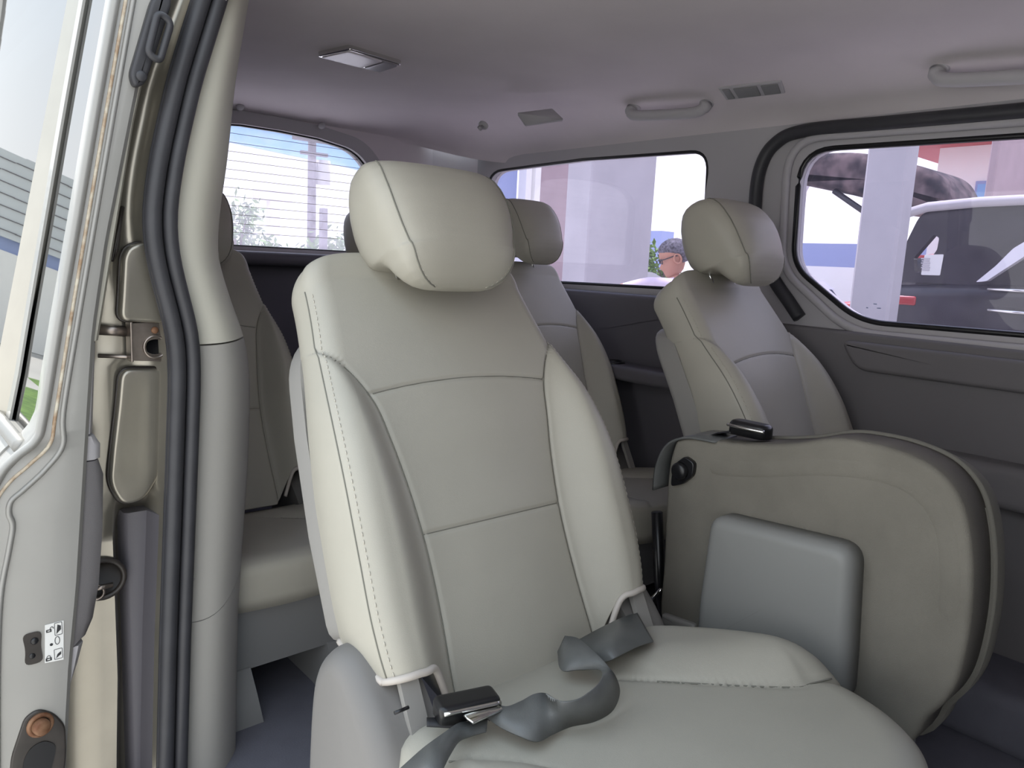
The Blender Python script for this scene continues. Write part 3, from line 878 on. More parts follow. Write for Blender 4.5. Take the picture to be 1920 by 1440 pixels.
def pane(y0, y1, z0=-0.306, z1=0.71, off=0.003):
    rings = []
    for z in np.linspace(z0, z1, 14):
        x = fx(dO, max(z, -0.297)) + off
        rings.append([(x, y0, z), (x, y1, z), (x + 0.004, y1, z), (x + 0.004, y0, z)])
    return loft(rings)
W('fixed_glass', pane(1.355, 1.52), 'glass_d', door, smooth=False)
W('sliding_glass', pane(1.50, 2.79, off=0.012), 'glass_d', door, smooth=False)
W('glass_divider', pane(1.50, 1.535, off=-0.004), 'paint_edge', door, smooth=False)
W('belt_moulding', tube([(0.178, YD + 0.02, -0.311), (0.178, YE, -0.311)], 0.012, 8), 'paint_edge', door)
# edge details: rounded lip, cracked sealer line, pressed ridge
def edge_line(off, r, m, name, pts=None, y=YD - 0.001):
    P = [(x * KD, z * KD) for x, z in pts] if pts is not None else [(x + off, z) for x, z in dO[1:12]]
    W(name, tube(smooth_path([(x, y, z) for x, z in P], 6), r, 8, up=(0, 1, 0)), m, door)
edge_line(0.004, 0.0068, 'paint_edge', 'edge_lip')
edge_line(0.0, 0.0026, 'sealer', 'sealer_bead', [(x - 0.006, z) for x, z in [(0.398, 0.52), (0.371, 0.385), (0.338, 0.215), (0.306, 0.046), (0.274, -0.125), (0.246, -0.28), (0.236, -0.33), (0.205, -0.362), (0.176, -0.388), (0.155, -0.425), (0.148, -0.50), (0.14, -0.7)]])
edge_line(0.0, 0.0042, 'paint_edge', 'edge_ridge', [(x - 0.006 * (z > -0.30), z) for x, z in [(0.409, 0.52), (0.382, 0.387), (0.349, 0.217), (0.317, 0.048), (0.285, -0.123), (0.257, -0.278), (0.248, -0.335), (0.222, -0.372), (0.190, -0.402), (0.172, -0.418), (0.168, -0.438), (0.172, -0.46), (0.165, -0.50), (0.150, -0.577), (0.14, -0.70), (0.13, -0.9)]])
# inner trim of the door seen edge-on
def trim_block(y0, y1, P, m, name, ins=0.0):
    rings = []
    for z, t in P:
        z *= KD
        i = fx(dI, z) - 0.004
        rings.append([(i, y0, z), (i + t * 0.6, y0 + 0.001, z), (i + t, y0 + 0.012, z), (i + t, y1, z), (i, y1, z)])
    W(name, loft(rings), m, door, sharp=50)
trim_block(1.315, 2.80, [(0.50, 0.010), (0.2, 0.012), (-0.165, 0.014)], 'trim_cream', 'upper_lining')
trim_block(1.315, 2.80, [(-0.168, 0.010), (-0.325, 0.014)], 'trim', 'middle_lining')
trim_block(1.312, 2.80, [(-0.328, 0.016), (-0.345, 0.026), (-0.37, 0.027)], 'trim', 'lining_cap')
trim_block(1.310, 2.80, [(-0.372, 0.024), (-0.40, 0.033), (-0.50, 0.037), (-0.60, 0.037), (-0.66, 0.033), (-0.69, 0.024), (-0.70, 0.010)], 'panel', 'armrest')
trim_block(1.312, 2.80, [(-0.702, 0.022), (-0.74, 0.016), (-0.79, 0.004)], 'trim', 'lower_lining')
# guide loop bracket near the top
gb = W('guide_bracket', pillow(rpoly([tuple(ony(px, py, 1.292)[[0, 2]]) for px, py in [(283, 0), (242, 140), (250, 165), (270, 160), (285, 118), (322, 5), (312, -40)]], 0.012, 5), lambda a, b, d: (a, 1.286 + d, b), 0.016, 0.005), 'rubber', door)
L4 = [ony(px, py, 1.272) for px, py in [(297, 22), (322, 40), (300, 115), (278, 100)]]
lp = rpoly([(p[0], p[2]) for p in L4], 0.011, 6)
o_ = np.array([0.25, YD, -1.05])
add('guide_loop', tube([np.array((p[0], 1.274, p[1])) - o_ for p in lp], 0.0055, 10, True, up=(0, 1, 0)), 'rubber', gb)
c = ony(265, 143, 1.284) - o_
add('guide_screw', disc(c, (0, -1, 0), 0.008, 0.004, 16, 0.002), 'rubber', gb)
# child lock
def P_(px, py, y=YD): return ony(px, py, y)
c = P_(62, 1215)
L = rpoly([(c[0] - 0.014, c[2] + 0.026), (c[0] + 0.013, c[2] + 0.026), (c[0] + 0.010, c[2] + 0.002), (c[0] + 0.013, c[2] - 0.026), (c[0] - 0.013, c[2] - 0.026), (c[0] - 0.010, c[2] - 0.002)], 0.010, 5)
cl = W('child_lock', plate(L, [], lambda a, b, d: (a, YD - 0.002 + d, b), 0.004), 'grime', door, smooth=False)
add('lock_lever', disc(c + np.array((0.002, -0.001, 0.012)) - o_, (0, -1, 0), 0.0055, 0.004, 16, 0.002), 'black', cl)
add('lock_hole', disc(c + np.array((-0.002, -0.001, -0.012)) - o_, (0, -1, 0), 0.0045, 0.0022, 16, 0.001), 'black', cl)
# pictogram label
q = [P_(px, py) for px, py in [(84, 1172), (119, 1163), (119, 1236), (84, 1243)]]
st = W('child_lock_label', plate([(p[0], p[2]) for p in q], [], lambda a, b, d: (a, YD - 0.0012 + d, b), 0.002), 'sticker', door, smooth=False)
def picto(px, py, w, h, kind):
    c = P_(px, py); s = 0.00093
    w *= s; h *= s; y = YD - 0.0016
    parts = []
    if kind == 'closed' or kind == 'open':
        parts.append(plate(rpoly([(c[0] - w / 2, c[2] - h / 2), (c[0] + w / 2, c[2] - h / 2), (c[0] + w / 2, c[2]), (c[0] - w / 2, c[2])], 0.0006, 3), [[(c[0] - w * 0.25, c[2] - h * 0.35), (c[0] + w * 0.25, c[2] - h * 0.35), (c[0] + w * 0.25, c[2] - h * 0.15), (c[0] - w * 0.25, c[2] - h * 0.15)]], lambda a, b, d: (a, y + d, b), 0.0004))
        dx = w * 0.55 if kind == 'open' else 0
        parts.append(tube([(c[0] + dx + w * 0.32 * math.cos(t), y, c[2] + h * 0.38 * math.sin(t)) for t in np.linspace(0, math.pi, 9)], 0.0005, 5, up=(0, 1, 0)))
    elif kind == 'oval':
        parts.append(tube([(c[0] + w / 2 * math.cos(t), y, c[2] + h / 2 * math.sin(t)) for t in np.linspace(0, 2 * math.pi, 20, endpoint=False)], 0.0005, 5, True, up=(0, 1, 0)))
    elif kind == 'dot':
        parts.append(disc((c[0], y + 0.0004, c[2]), (0, -1, 0), w / 2, 0.0004, 12))
    else:
        parts.append(tube([(p[0], y, p[1]) for p in rpoly([(c[0] - w / 2, c[2] - h / 2), (c[0] + w / 2, c[2] - h / 2), (c[0] + w / 2, c[2] + h / 2), (c[0] - w / 2, c[2] + h / 2)], 0.001, 3)], 0.0004, 5, True, up=(0, 1, 0)))
        parts.append(plate([(c[0] - w * 0.3, c[2] - h * 0.4), (c[0] + w * 0.35, c[2] - h * 0.1), (c[0] + w * 0.35, c[2] + h * 0.2), (c[0] - w * 0.1, c[2] + h * (0.35 if kind == 'car1' else 0.0))], [], lambda a, b, d: (a, y + d, b), 0.0004))
    return join(*parts)
for args in ((91, 1180, 8, 10, 'open'), (109, 1178, 11, 22, 'car1'), (96, 1208, 5, 5, 'dot'), (107, 1200, 7, 14, 'oval'), (91, 1233, 9, 11, 'closed'), (109, 1225, 12, 18, 'car2')):
    add('pictogram', [(tuple(np.array(p) - o_) for p in v) if i == 0 else v for i, v in enumerate(picto(*args))].__class__([np.array(picto(*args)[0]) - o_, picto(*args)[1]]), 'ink', st, smooth=False)
# latch opening low on the door edge
c = P_(72, 1400)
LT = rpoly([tuple(P_(px, py)[[0, 2]]) for px, py in [(45, 1345), (70, 1328), (100, 1335), (122, 1358), (124, 1410), (118, 1470), (15, 1490), (20, 1420)]], 0.012, 6)
lt = W('latch_plate', pillow(LT, lambda a, b, d: (a, YD - 0.004 + d, b), 0.006, 0.003), 'grime', door)
LH = rpoly([tuple(P_(px, py)[[0, 2]]) for px, py in [(55, 1400), (80, 1385), (105, 1392), (100, 1420), (85, 1470), (42, 1480), (42, 1425)]], 0.012, 6)
add('latch_mouth', [np.array(plate(LH, [], lambda a, b, d: (a, YD - 0.0055 + d, b), 0.003)[0]) - o_, plate(LH, [], lambda a, b, d: (a, YD - 0.0055 + d, b), 0.003)[1]], 'black', lt, smooth=False)
c = P_(72, 1357) - o_
add('latch_pin', disc(c + np.array((0, -0.004, 0)), (0.25, -1, 0.05), 0.0125, 0.016, 20, 0.003), 'rust', lt)
add('latch_washer', ring_torus(c + np.array((0.002, -0.005, 0)), (0.15, -1, 0.05), 0.016, 0.004), 'rust', lt)

# arm that carries the door on the jamb
arm_o = P_(240, 640, 1.372)
ha = empty('door_carrier_arm', tuple(arm_o), 'steel carrier arm with a round hole between sliding door and black weatherstrip', 'hinge')
pl = [tuple(P_(px, py, 1.366)[[0, 2]]) for px, py in [(243, 606), (312, 604), (318, 678), (243, 676)]]
hc = P_(291, 650, 1.366)
hole = [(hc[0] + 0.017 * math.cos(t), hc[2] + 0.013 * math.sin(t)) for t in np.linspace(0, 2 * math.pi, 24, endpoint=False)]
W('bracket_plate', plate(rpoly(pl, 0.003, 3), [hole], lambda a, b, d: (a, 1.364 + d, b), 0.004), 'metal', ha, smooth=False)
W('bracket_lip', box(tuple((P_(243, 640, 1.358))), (0.004, 0.03, 0.066), 0.0012), 'metal', ha, smooth=False)
a1, a2 = P_(184, 618, 1.372), P_(244, 622, 1.372)
W('upper_bar', tube([a1, a2], 0.0088, 12, up=(0, 1, 0)), 'metal', ha)
a1, a2 = P_(184, 667, 1.374), P_(312, 672, 1.374)
W('lower_bar', tube([a1, a2], 0.0034, 10, up=(0, 1, 0)), 'metal', ha)
W('hole_shade_disc', disc((hc[0], 1.374, hc[2]), (0, -1, 0), 0.021, 0.003, 24), 'black', ha)  # black disc added so the bracket hole looks deep and shaded
W('bracket_boss', ring_torus((hc[0], 1.363, hc[2]), (0, 1, 0), 0.0185, 0.0028), 'metal', ha)
c = P_(290, 619, 1.363)
W('rivet', disc(c, (0, -1, 0), 0.006, 0.003, 16, 0.0015), 'rust', ha)

# striker socket on the jamb
c = P_(192, 1085, 1.384)
sk = empty('door_striker', tuple(c), 'greasy round latch striker socket on the pale jamb behind the sliding door', 'striker')
W('socket_rim', ring_torus(c + np.array((0, -0.002, 0)), (0, 1, 0), 0.034, 0.005), 'grime', sk)
W('socket', disc(c + np.array((0, 0.004, 0)), (0, -1, 0), 0.034, 0.004, 28), 'grime', sk)
W('striker_bar', tube([c + np.array((-0.02, -0.008, -0.012)), c + np.array((0.014, -0.008, -0.012))], 0.0045, 10), 'metal', sk)
W('striker_loop', ring_torus(c + np.array((-0.012, -0.006, -0.02)), (0.2, 1, 0), 0.012, 0.003), 'metal', sk)
bb = P_(360, 1086, 1.312)
sc_ = add('seal_clip', disc(bb, (0, -1, 0), 0.004, 0.003, 14, 0.001), 'plastic', smooth=True); tag(sc_, 'tiny pale clip on the black weatherstrip', 'clip')

# ================================================================ folded seat standing beside the hero seat
XP = 1.20
FO = [(1262, 838), (1275, 824), (1310, 822), (1380, 832), (1480, 832), (1560, 822), (1630, 831), (1685, 846), (1735, 868), (1770, 895), (1797, 932), (1813, 980), (1822, 1055), (1820, 1150), (1805, 1240), (1782, 1302), (1740, 1345), (1650, 1400), (1330, 1290), (1302, 1200), (1240, 1168), (1243, 1050), (1250, 900)]
FOP = smooth_path([onx(px, py, XP)[[1, 2]] for px, py in FO], 5, True)
cF = FOP.mean(0)
fs_o = np.array((XP, 0.6, FZ))
fold = empty('folded_seat', tuple(fs_o), 'folded seat standing upright with a square plastic cover on its cloth-lined back', 'seat')
W('back_panel', pillow(FOP, lambda a, b, d: (XP + d, a, b), 0.085, 0.010, 7, 0.0), 'carpet', fold)
WL = smooth_path([onx(px, py, XP + 0.0012) for px, py in [(1322, 862), (1345, 876), (1420, 880), (1530, 876), (1620, 882), (1690, 900), (1742, 938), (1772, 992), (1781, 1060), (1780, 1140), (1772, 1200)]], 6)
WL[-6:, 0] += np.linspace(0, 0.006, 6)
WL[:6, 0] += np.linspace(0.006, 0, 6)
W('welt', tube(WL, 1, up=(1, 0, 0), sec=[(0.016 * math.cos(t), 0.0026 * math.sin(t)) for t in np.linspace(0, 2 * math.pi, 12, endpoint=False)]), 'carpet', fold)
W('seat_pad', pillow(np.array([cF + (p - cF) * np.array([1.0, 1.0]) + np.array([-0.004, -0.010]) for p in FOP]), lambda a, b, d: (XP + 0.085 + 0.095 - d, a, b), 0.10, 0.05, 8, 0.01), 'cloth_side', fold)
W('edge_piping', tube([(XP + 0.088, *(cF + (p - cF) * np.array([1.012, 1.0]))) for p in FOP], 0.005, 8, True, up=(1, 0, 0)), 'cloth_side', fold)
BX = rpoly([tuple(onx(px, py, 1.155)[[1, 2]]) for px, py in [(1330, 965), (1598, 1030), (1588, 1225), (1580, 1330), (1300, 1215), (1308, 1120)]], [0.03, 0.035, 0, 0.03, 0.03, 0], 7)
W('plastic_cover', pillow(BX, lambda a, b, d: (1.150 + d, a, b), 0.055, 0.022, 7, 0.003), 'tray', fold)
q = rpoly([tuple(onx(px, py, 1.19)[[1, 2]]) for px, py in [(1240, 1150), (1302, 1172), (1302, 1198), (1240, 1172)]], 0.006, 4)
W('corner_pad', pillow(q, lambda a, b, d: (1.188 + d, a, b), 0.03, 0.006), 'plastic', fold)
c = onx(1280, 882, 1.196)
hb = W('hinge_plate', pillow(rpoly([tuple(onx(px, py, 1.193)[[1, 2]]) for px, py in [(1262, 872), (1285, 855), (1303, 868), (1300, 892), (1280, 908), (1258, 912)]], 0.008, 5), lambda a, b, d: (1.190 + d, a, b), 0.012, 0.003), 'black', fold)
add('hinge_bolt', disc(np.array((1.190, c[1], c[2])) - fs_o, (-1, 0, 0), 0.017, 0.012, 24, 0.004), 'black', hb)
cA = [onx(px, py, 1.24) for px, py in [(1250, 915), (1256, 870), (1276, 832), (1312, 819), (1365, 827)]]
cB = [p + np.array((-0.045, 0, -0.003)) for p in cA]
W('cloth_flap', ribbon([p + np.array((0.03, 0, 0.006)) for p in cA], [p + np.array((0, 0, 0.006)) for p in cB], 0.002), 'webbing', fold)
W('pivot_strut', tube([onx(1232, 960, 1.25), onx(1236, 1080, 1.25), onx(1250, 1200, 1.25)], 0.012, 8), 'black', fold)
W('floor_stand', box((1.30, 0.62, -0.86), (0.14, 0.40, 0.30), 0.03, 3), 'plastic_d', fold, sharp=60)
W('latch_rod', tube([onx(1205, 1135, 1.22), onx(1225, 1120, 1.22), onx(1240, 1105, 1.22)], 0.004, 8), 'chrome', fold)
W('latch_ring', ring_torus(onx(1220, 1162, 1.22), (-1, 0.3, 0), 0.013, 0.004), 'metal', fold)
# buckle lying on its top edge
c = onx(1408, 803, 1.245)
bk = empty('belt_buckle', tuple(c), 'black belt buckle with a chrome rim on top of the folded seat', 'buckle')
W('housing', pillow(rpoly([(c[1] - 0.040, c[0] - 0.02), (c[1] + 0.040, c[0] - 0.02), (c[1] + 0.040, c[0] + 0.02), (c[1] - 0.040, c[0] + 0.02)], 0.018, 6), lambda a, b, d: (b, a, c[2] + 0.012 - d), 0.026, 0.009), 'black', bk)
W('chrome_rim', tube([(c[0] - 0.022 + 0.004 * abs(t) ** 2, c[1] - 0.040 * t, c[2] + 0.002) for t in np.linspace(-0.95, 0.95, 16)], 0.0032, 8), 'chrome', bk)
W('webbing_stub', ribbon([c + np.array((0.02, 0.03, -0.012)), c + np.array((0.028, 0.06, -0.02)), c + np.array((0.03, 0.09, -0.035))], [c + np.array((-0.02, 0.03, -0.012)), c + np.array((-0.012, 0.06, -0.02)), c + np.array((-0.01, 0.09, -0.035))]), 'webbing_d', bk)

# ================================================================ loose seat belt on the hero cushion
belt = empty('seat_belt', (0.62, 0.66, -0.575), 'loose grey lap belt with black buckle lying on the nearest light grey seat', 'seat belt')
def zp(px, py, z): return onz(px, py, z)
def strap(pairs, m='webbing'):
    A = [zp(*a) for a, b in pairs]; B = [zp(*b) for a, b in pairs]
    W('webbing', ribbon(A, B, 0.0011, 8), m, belt)
strap([((1195, 1150, -0.585), (1225, 1203, -0.575)), ((1168, 1158, -0.578), (1196, 1212, -0.566)), ((1130, 1176, -0.568), (1160, 1230, -0.560)), ((1100, 1192, -0.575), (1138, 1240, -0.570)), ((1085, 1200, -0.585), (1115, 1240, -0.582))])
strap([((1060, 1192, -0.560), (1046, 1222, -0.585)), ((1085, 1198, -0.552), (1052, 1256, -0.580)), ((1112, 1220, -0.548), (1085, 1256, -0.572)), ((1138, 1246, -0.550), (1122, 1256, -0.562)), ((1155, 1272, -0.560), (1130, 1266, -0.545)), ((1161, 1300, -0.578), (1122, 1282, -0.538)), ((1148, 1332, -0.586), (1105, 1298, -0.536)), ((1115, 1352, -0.588), (1082, 1312, -0.538)), ((1070, 1362, -0.588), (1052, 1315, -0.540)), ((1035, 1378, -0.585), (1022, 1300, -0.545)), ((1008, 1391, -0.580), (1000, 1302, -0.550)), ((975, 1381, -0.572), (975, 1316, -0.560)), ((940, 1365, -0.574), (950, 1325, -0.562)), ((915, 1348, -0.576), (925, 1318, -0.566))])
strap([((940, 1322, -0.566), (918, 1352, -0.578)), ((922, 1312, -0.562), (905, 1342, -0.572)), ((908, 1305, -0.562), (890, 1335, -0.570))], 'webbing_d')
strap([((915, 1340, -0.582), (912, 1372, -0.585)), ((890, 1352, -0.580), (885, 1380, -0.583)), ((860, 1356, -0.574), (862, 1390, -0.576)), ((830, 1376, -0.560), (845, 1415, -0.562)), ((800, 1398, -0.550), (828, 1448, -0.550)), ((770, 1424, -0.560), (808, 1480, -0.560)), ((735, 1455, -0.590), (780, 1520, -0.590))])
strap([((800, 1346, -0.580), (800, 1362, -0.584)), ((835, 1347, -0.580), (835, 1364, -0.584)), ((868, 1352, -0.580), (868, 1366, -0.584))], 'webbing_d')
e1, e2 = zp(818, 1326, -0.560), zp(932, 1302, -0.560)
ax = e2 - e1; Lb = np.linalg.norm(ax); ax /= Lb; nb = np.array([-ax[1], ax[0], 0]); cb = (e1 + e2) / 2
W('buckle', pillow(rpoly([(-Lb / 2, -0.018), (Lb / 2, -0.018), (Lb / 2, 0.020), (-Lb / 2, 0.020)], 0.010, 5), lambda a, b, d: tuple(cb + ax * a + nb * b + np.array((0, 0, 0.006 - d))), 0.022, 0.007), 'black', belt)
W('buckle_rim', tube([cb + ax * t * Lb * 0.46 - nb * 0.020 + np.array((0, 0, 0.001)) for t in np.linspace(-1, 1, 10)], 0.0028, 8), 'chrome', belt)
W('tongue', box(tuple(cb + ax * 0.012 - nb * 0.026 + np.array((0, 0, -0.004))), (0.05, 0.02, 0.004), 0.0015), 'chrome', belt)
# marks on the hero seat's covers
covers = [c_ for c_ in hero.children if c_.name.startswith('recliner_cover')]
p1, p2 = ony(740, 1337, 0.684), ony(766, 1326, 0.684)
W('release_slot', tube([p1, (p1 + p2) / 2, p2], 0.0022, 8, up=(0, 1, 0)), 'black', covers[0])
p1 = ony(1146, 1130, 0.80)
W('release_slot', tube([p1, p1 + np.array((0.006, 0, -0.02)), p1 + np.array((0.02, 0, -0.024))], 0.0018, 8, up=(0, 1, 0)), 'black', covers[1])

# ================================================================ ceiling fittings
def flat_on_ceiling(name, pxs, z, label, cat, th, m1, m2=None, group=None, f=None):
    P = [onz(px, py, z) for px, py in pxs]
    c = sum(P) / len(P)
    e = empty(name, tuple(c), label, cat, group)
    return e, P, c
def side_frame(P):
    a = P[1] - P[0]; a /= np.linalg.norm(a); b = P[3] - P[0]; b -= a * (a @ b); b /= np.linalg.norm(b); n = np.cross(a, b)
    if n[2] > 0: n = -n
    return a, b, n
def fitting(name, P, label, cat, m_frame, parts, th=0.010, rnd=0.008, group=None):
    P = [np.asarray(p) for p in P]; c = sum(P) / 4
    a, b, n = side_frame(P)
    e = empty(name, tuple(c), label, cat, group)
    O = rpoly([((p - c) @ a, (p - c) @ b) for p in P], rnd, 5)
    W('frame', pillow(O, lambda u, v, d: tuple(c + a * u + b * v + n * (th - d)), th + 0.012, 0.004), m_frame, e)
    for (nm, k0, k1, v0, v1, m) in parts:
        Pq = np.array([((p - c) @ a, (p - c) @ b) for p in P])
        def bil(s, t): return (1 - s) * (1 - t) * Pq[0] + s * (1 - t) * Pq[1] + s * t * Pq[2] + (1 - s) * t * Pq[3]
        q = rpoly([bil(k0, v0), bil(k1, v0), bil(k1, v1), bil(k0, v1)], rnd * 0.6, 4)
        W(nm, pillow(q, lambda u, v, d: tuple(c + a * u + b * v + n * (th + 0.003 - d)), 0.006, 0.002), m, e)
    return e
Pz = [onz(px, py, 0.525) for px, py in [(594, 101), (655, 87), (754, 117), (712, 131)]]
# order: near-left, far-left, far-right, near-right
fitting('dome_lamp', [Pz[0], Pz[1], Pz[2], Pz[3]], 'white rectangular dome lamp on the ceiling', 'lamp', 'chrome', [('lens', 0.08, 0.92, 0.03, 0.66, 'lamp_lens'), ('switch_panel', 0.10, 0.90, 0.70, 0.96, 'lamp_lens_g')], 0.008, 0.012)
def ceil_pt(px, py):
    """point on the rolled ceiling edge of the far side under a pixel"""
    d = ray(px, py)
    lo, hi = 0.5, 6.0
    for k in range(4000):
        t = 0.8 + k * 0.0004
        p = d / FOC * t * 1.0
        x = p[0]
        if x < 1.70: zc = 0.53
        elif x < 2.06: zc = 0.395 + 0.135 * math.sqrt(max(0, 1 - ((x - 1.70) / 0.36) ** 2))
        else: zc = -9
        if p[2] >= zc: return p
    return p
vp = [ceil_pt(*q) for q in [(970, 214), (1035, 206), (1056, 226), (985, 236)]]
fitting('ceiling_vent', vp, 'small grey air vent on the ceiling between coat hook and grab handle', 'vent', 'trim', [('slat', 0.10, 0.45, 0.1, 0.9, 'plastic_d'), ('slat', 0.52, 0.90, 0.1, 0.9, 'plastic_d')], 0.009, 0.004)
vp = [ceil_pt(*q) for q in [(1346, 163), (1465, 150), (1473, 174), (1362, 186)]]
fitting('ceiling_vent', vp, 'wider grey air vent on the ceiling above the pillar between the side windows', 'vent', 'trim', [('slat', 0.06, 0.18, 0.12, 0.88, 'plastic_d'), ('slat', 0.24, 0.62, 0.12, 0.88, 'plastic_d'), ('slat', 0.68, 0.94, 0.12, 0.88, 'plastic_d')], 0.004, 0.004)
c = ceil_pt(905, 236)
hk = empty('coat_hook', tuple(c), 'small pale round coat hook on the ceiling edge', 'hook')
W('hook_base', disc(c + np.array((0.004, 0, 0.004)), (-0.6, -0.2, -0.77), 0.016, 0.008, 20, 0.003), 'trim', hk)
W('hook_peg', tube([c, c + np.array((-0.012, -0.004, -0.012)), c + np.array((-0.02, -0.006, -0.006))], 0.0055, 10), 'trim', hk)
for k, (px, py) in enumerate(((605, 236), (452, 201))):
    c = np.array((onz(px, py, 0.50)[0] if k else onz(px, py, 0.50)[0], 2.72, 0.487)); c = ony(px, py, 2.745)
    cp_ = add('headliner_clip', disc(c + np.array((0, 0.01, 0.004)), (0, -0.6, -0.8), 0.014, 0.010, 16, 0.004), 'trim')
    tag(cp_, ('small round headliner clip above the rear window, just left of the big headrest', 'small round headliner clip above the rear window, beside the cream pillar')[k], 'clip')
def grab(pts, label):
    P = [ceil_pt(px, py) for px, py in pts]
    p0, p1 = P[0], P[-1]
    n = np.array((-0.55, 0, -0.83))
    e = empty('grab_handle', tuple((p0 + p1) / 2), label, 'handle')
    ax_ = (p1 - p0); L = np.linalg.norm(ax_); ax_ /= L
    path = [p0 - n * 0.005, p0 + n * 0.02, p0 + ax_ * 0.02 + n * 0.036, p0 + ax_ * L * 0.3 + n * 0.040, p0 + ax_ * L * 0.7 + n * 0.040, p1 - ax_ * 0.02 + n * 0.036, p1 + n * 0.02, p1 - n * 0.005]
    pp_ = smooth_path(path, 6)
    W('grip', tube(pp_, [0.0165 if 6 < i < len(pp_) - 7 else 0.019 for i in range(len(pp_))], 12, up=tuple(n)), 'trim', e)
    for p in (p0, p1):
        W('end_cap', disc(p - n * 0.004, n, 0.022, 0.010, 20, 0.004), 'trim', e)
    return e
grab([(1188, 200), (1325, 192)], 'grey grab handle on the ceiling above the rear quarter window')
grab([(1762, 128), (2010, 112)], 'grey grab handle on the ceiling above the sliding door window, cut by the photo edge')

# ================================================================ outside
def block(name, outer_xy, z0, z1, m, label, cat, group=None, bev=None):
    V, F = plate(outer_xy, [], lambda a, b, d: (a, b, z0 + d), z1 - z0)
    o = add(name, (V, F), m, smooth=False)
    return tag(o, label, cat, group)
def hit_x(px, x, py=450): return onx(px, py, x)[1]
def hit_y(px, y, py=450): return ony(px, py, y)[0]

# square concrete columns, corner towards the van
def column(px_corner, depth, px_l, px_r, label, m='concrete', py=450):
    c = dep(px_corner, py, depth)
    y1 = onx(px_l, py, c[0])[1]; x1 = ony(px_r, py, c[1])[0]
    o = add('concrete_column', box(((c[0] + x1) / 2, (c[1] + y1) / 2, 0.6), (x1 - c[0], y1 - c[1], 4.2), 0.012, 1), m, smooth=False)
    return tag(o, label, 'column')
column(1102, 6.0, 1056, 1221, 'thick pale concrete column behind the rear quarter glass', 'concrete')
column(1683, 3.5, 1606, 1703, 'narrow grey concrete column in the side door window beside the dark car', 'concrete')
column(1866, 7.6, 1850, 1940, 'pinkish concrete column rising behind the dark car roof', 'wall_pink', 330)

# shop front seen past the dark headrest
yw = 7.2
sf = empty('shop_front', (6.4, yw, -1.5), 'pinkish shop front with white posts and a blue grey shutter', 'building')
W('rendered_wall', box(((hit_y(1006, yw) + hit_y(1120, yw)) / 2, yw + 0.15, 0.9), (hit_y(1120, yw) - hit_y(1006, yw), 0.3, 4.8)), 'wall_pink', sf, smooth=False)
for a, b in ((979, 989), (996, 1006)):
    W('white_post', box(((hit_y(a, yw) + hit_y(b, yw)) / 2, yw + 0.05, 0.9), (hit_y(b, yw) - hit_y(a, yw), 0.14, 4.8)), 'white_wall', sf, smooth=False)
W('shutter', box(((hit_y(880, yw) + hit_y(979, yw)) / 2, yw + 0.2, 0.9), (hit_y(979, yw) - hit_y(880, yw), 0.1, 4.8)), 'steelblue', sf, smooth=False)

# white hall with a blue band beyond the tailgate
A = np.array((4.0, 22.7)); Bv = np.array((26.0, 32.2)); dv = (Bv - A) / np.linalg.norm(Bv - A); nv = np.array((-dv[1], dv[0]))
hall = empty('white_hall', (14.0, 27.0, -1.5), 'long white hall with a blue band under its roof beyond the tailgate window', 'building')
def hall_slab(z0, z1, off, m, name):
    P = [A - nv * off, Bv - nv * off, Bv + nv * 6, A + nv * 6]
    V, F = plate(P, [], lambda a, b, d: (a, b, z0 + d), z1 - z0); W(name, (V, F), m, hall, smooth=False)
hall_slab(-1.5, 3.35, 0.0, 'white_wall', 'wall')
hall_slab(3.35, 4.02, 0.12, 'blue_band', 'blue_band')
hall_slab(4.02, 4.15, 0.2, 'white_wall', 'parapet')
p = dep(585, 300, 16)
up_ = empty('utility_pole', (p[0], p[1], -1.5), 'utility pole with cross arms seen through the tailgate window', 'pole')
W('shaft', tube([(p[0], p[1], -1.5), (p[0], p[1], 4.6)], [0.10, 0.075], 12, up=(0, 1, 0)), 'pole', up_)
for z, L in ((2.32, 0.95), (2.05, 0.6)):
    W('cross_arm', box((p[0], p[1] - 0.1, z), (L, 0.09, 0.07)), 'pole', up_, smooth=False)
W('transformer', tube([(p[0] + 0.26, p[1], 1.45), (p[0] + 0.26, p[1], 1.95)], 0.15, 14, up=(0, 1, 0)), 'concrete', up_)
p = dep(512, 400, 20)
sg = empty('pole_sign', (p[0], p[1], -1.5), 'pale T-shaped pole sign between the trees beyond the tailgate window', 'sign')
W('mast', box((p[0], p[1], -0.1), (0.26, 0.26, 2.8)), 'concrete_l', sg, smooth=False)
W('sign_head', box((p[0], p[1], 1.45), (1.0, 0.35, 0.32), 0.05), 'concrete_l', sg, smooth=False)
p = dep(606, 450, 10.3)
fp = add('fence_post', box((p[0], p[1], -0.45), (0.09, 0.09, 2.1), 0.01), 'pole', smooth=False); tag(fp, 'short grey fence post near the tailgate window lower corner', 'post')
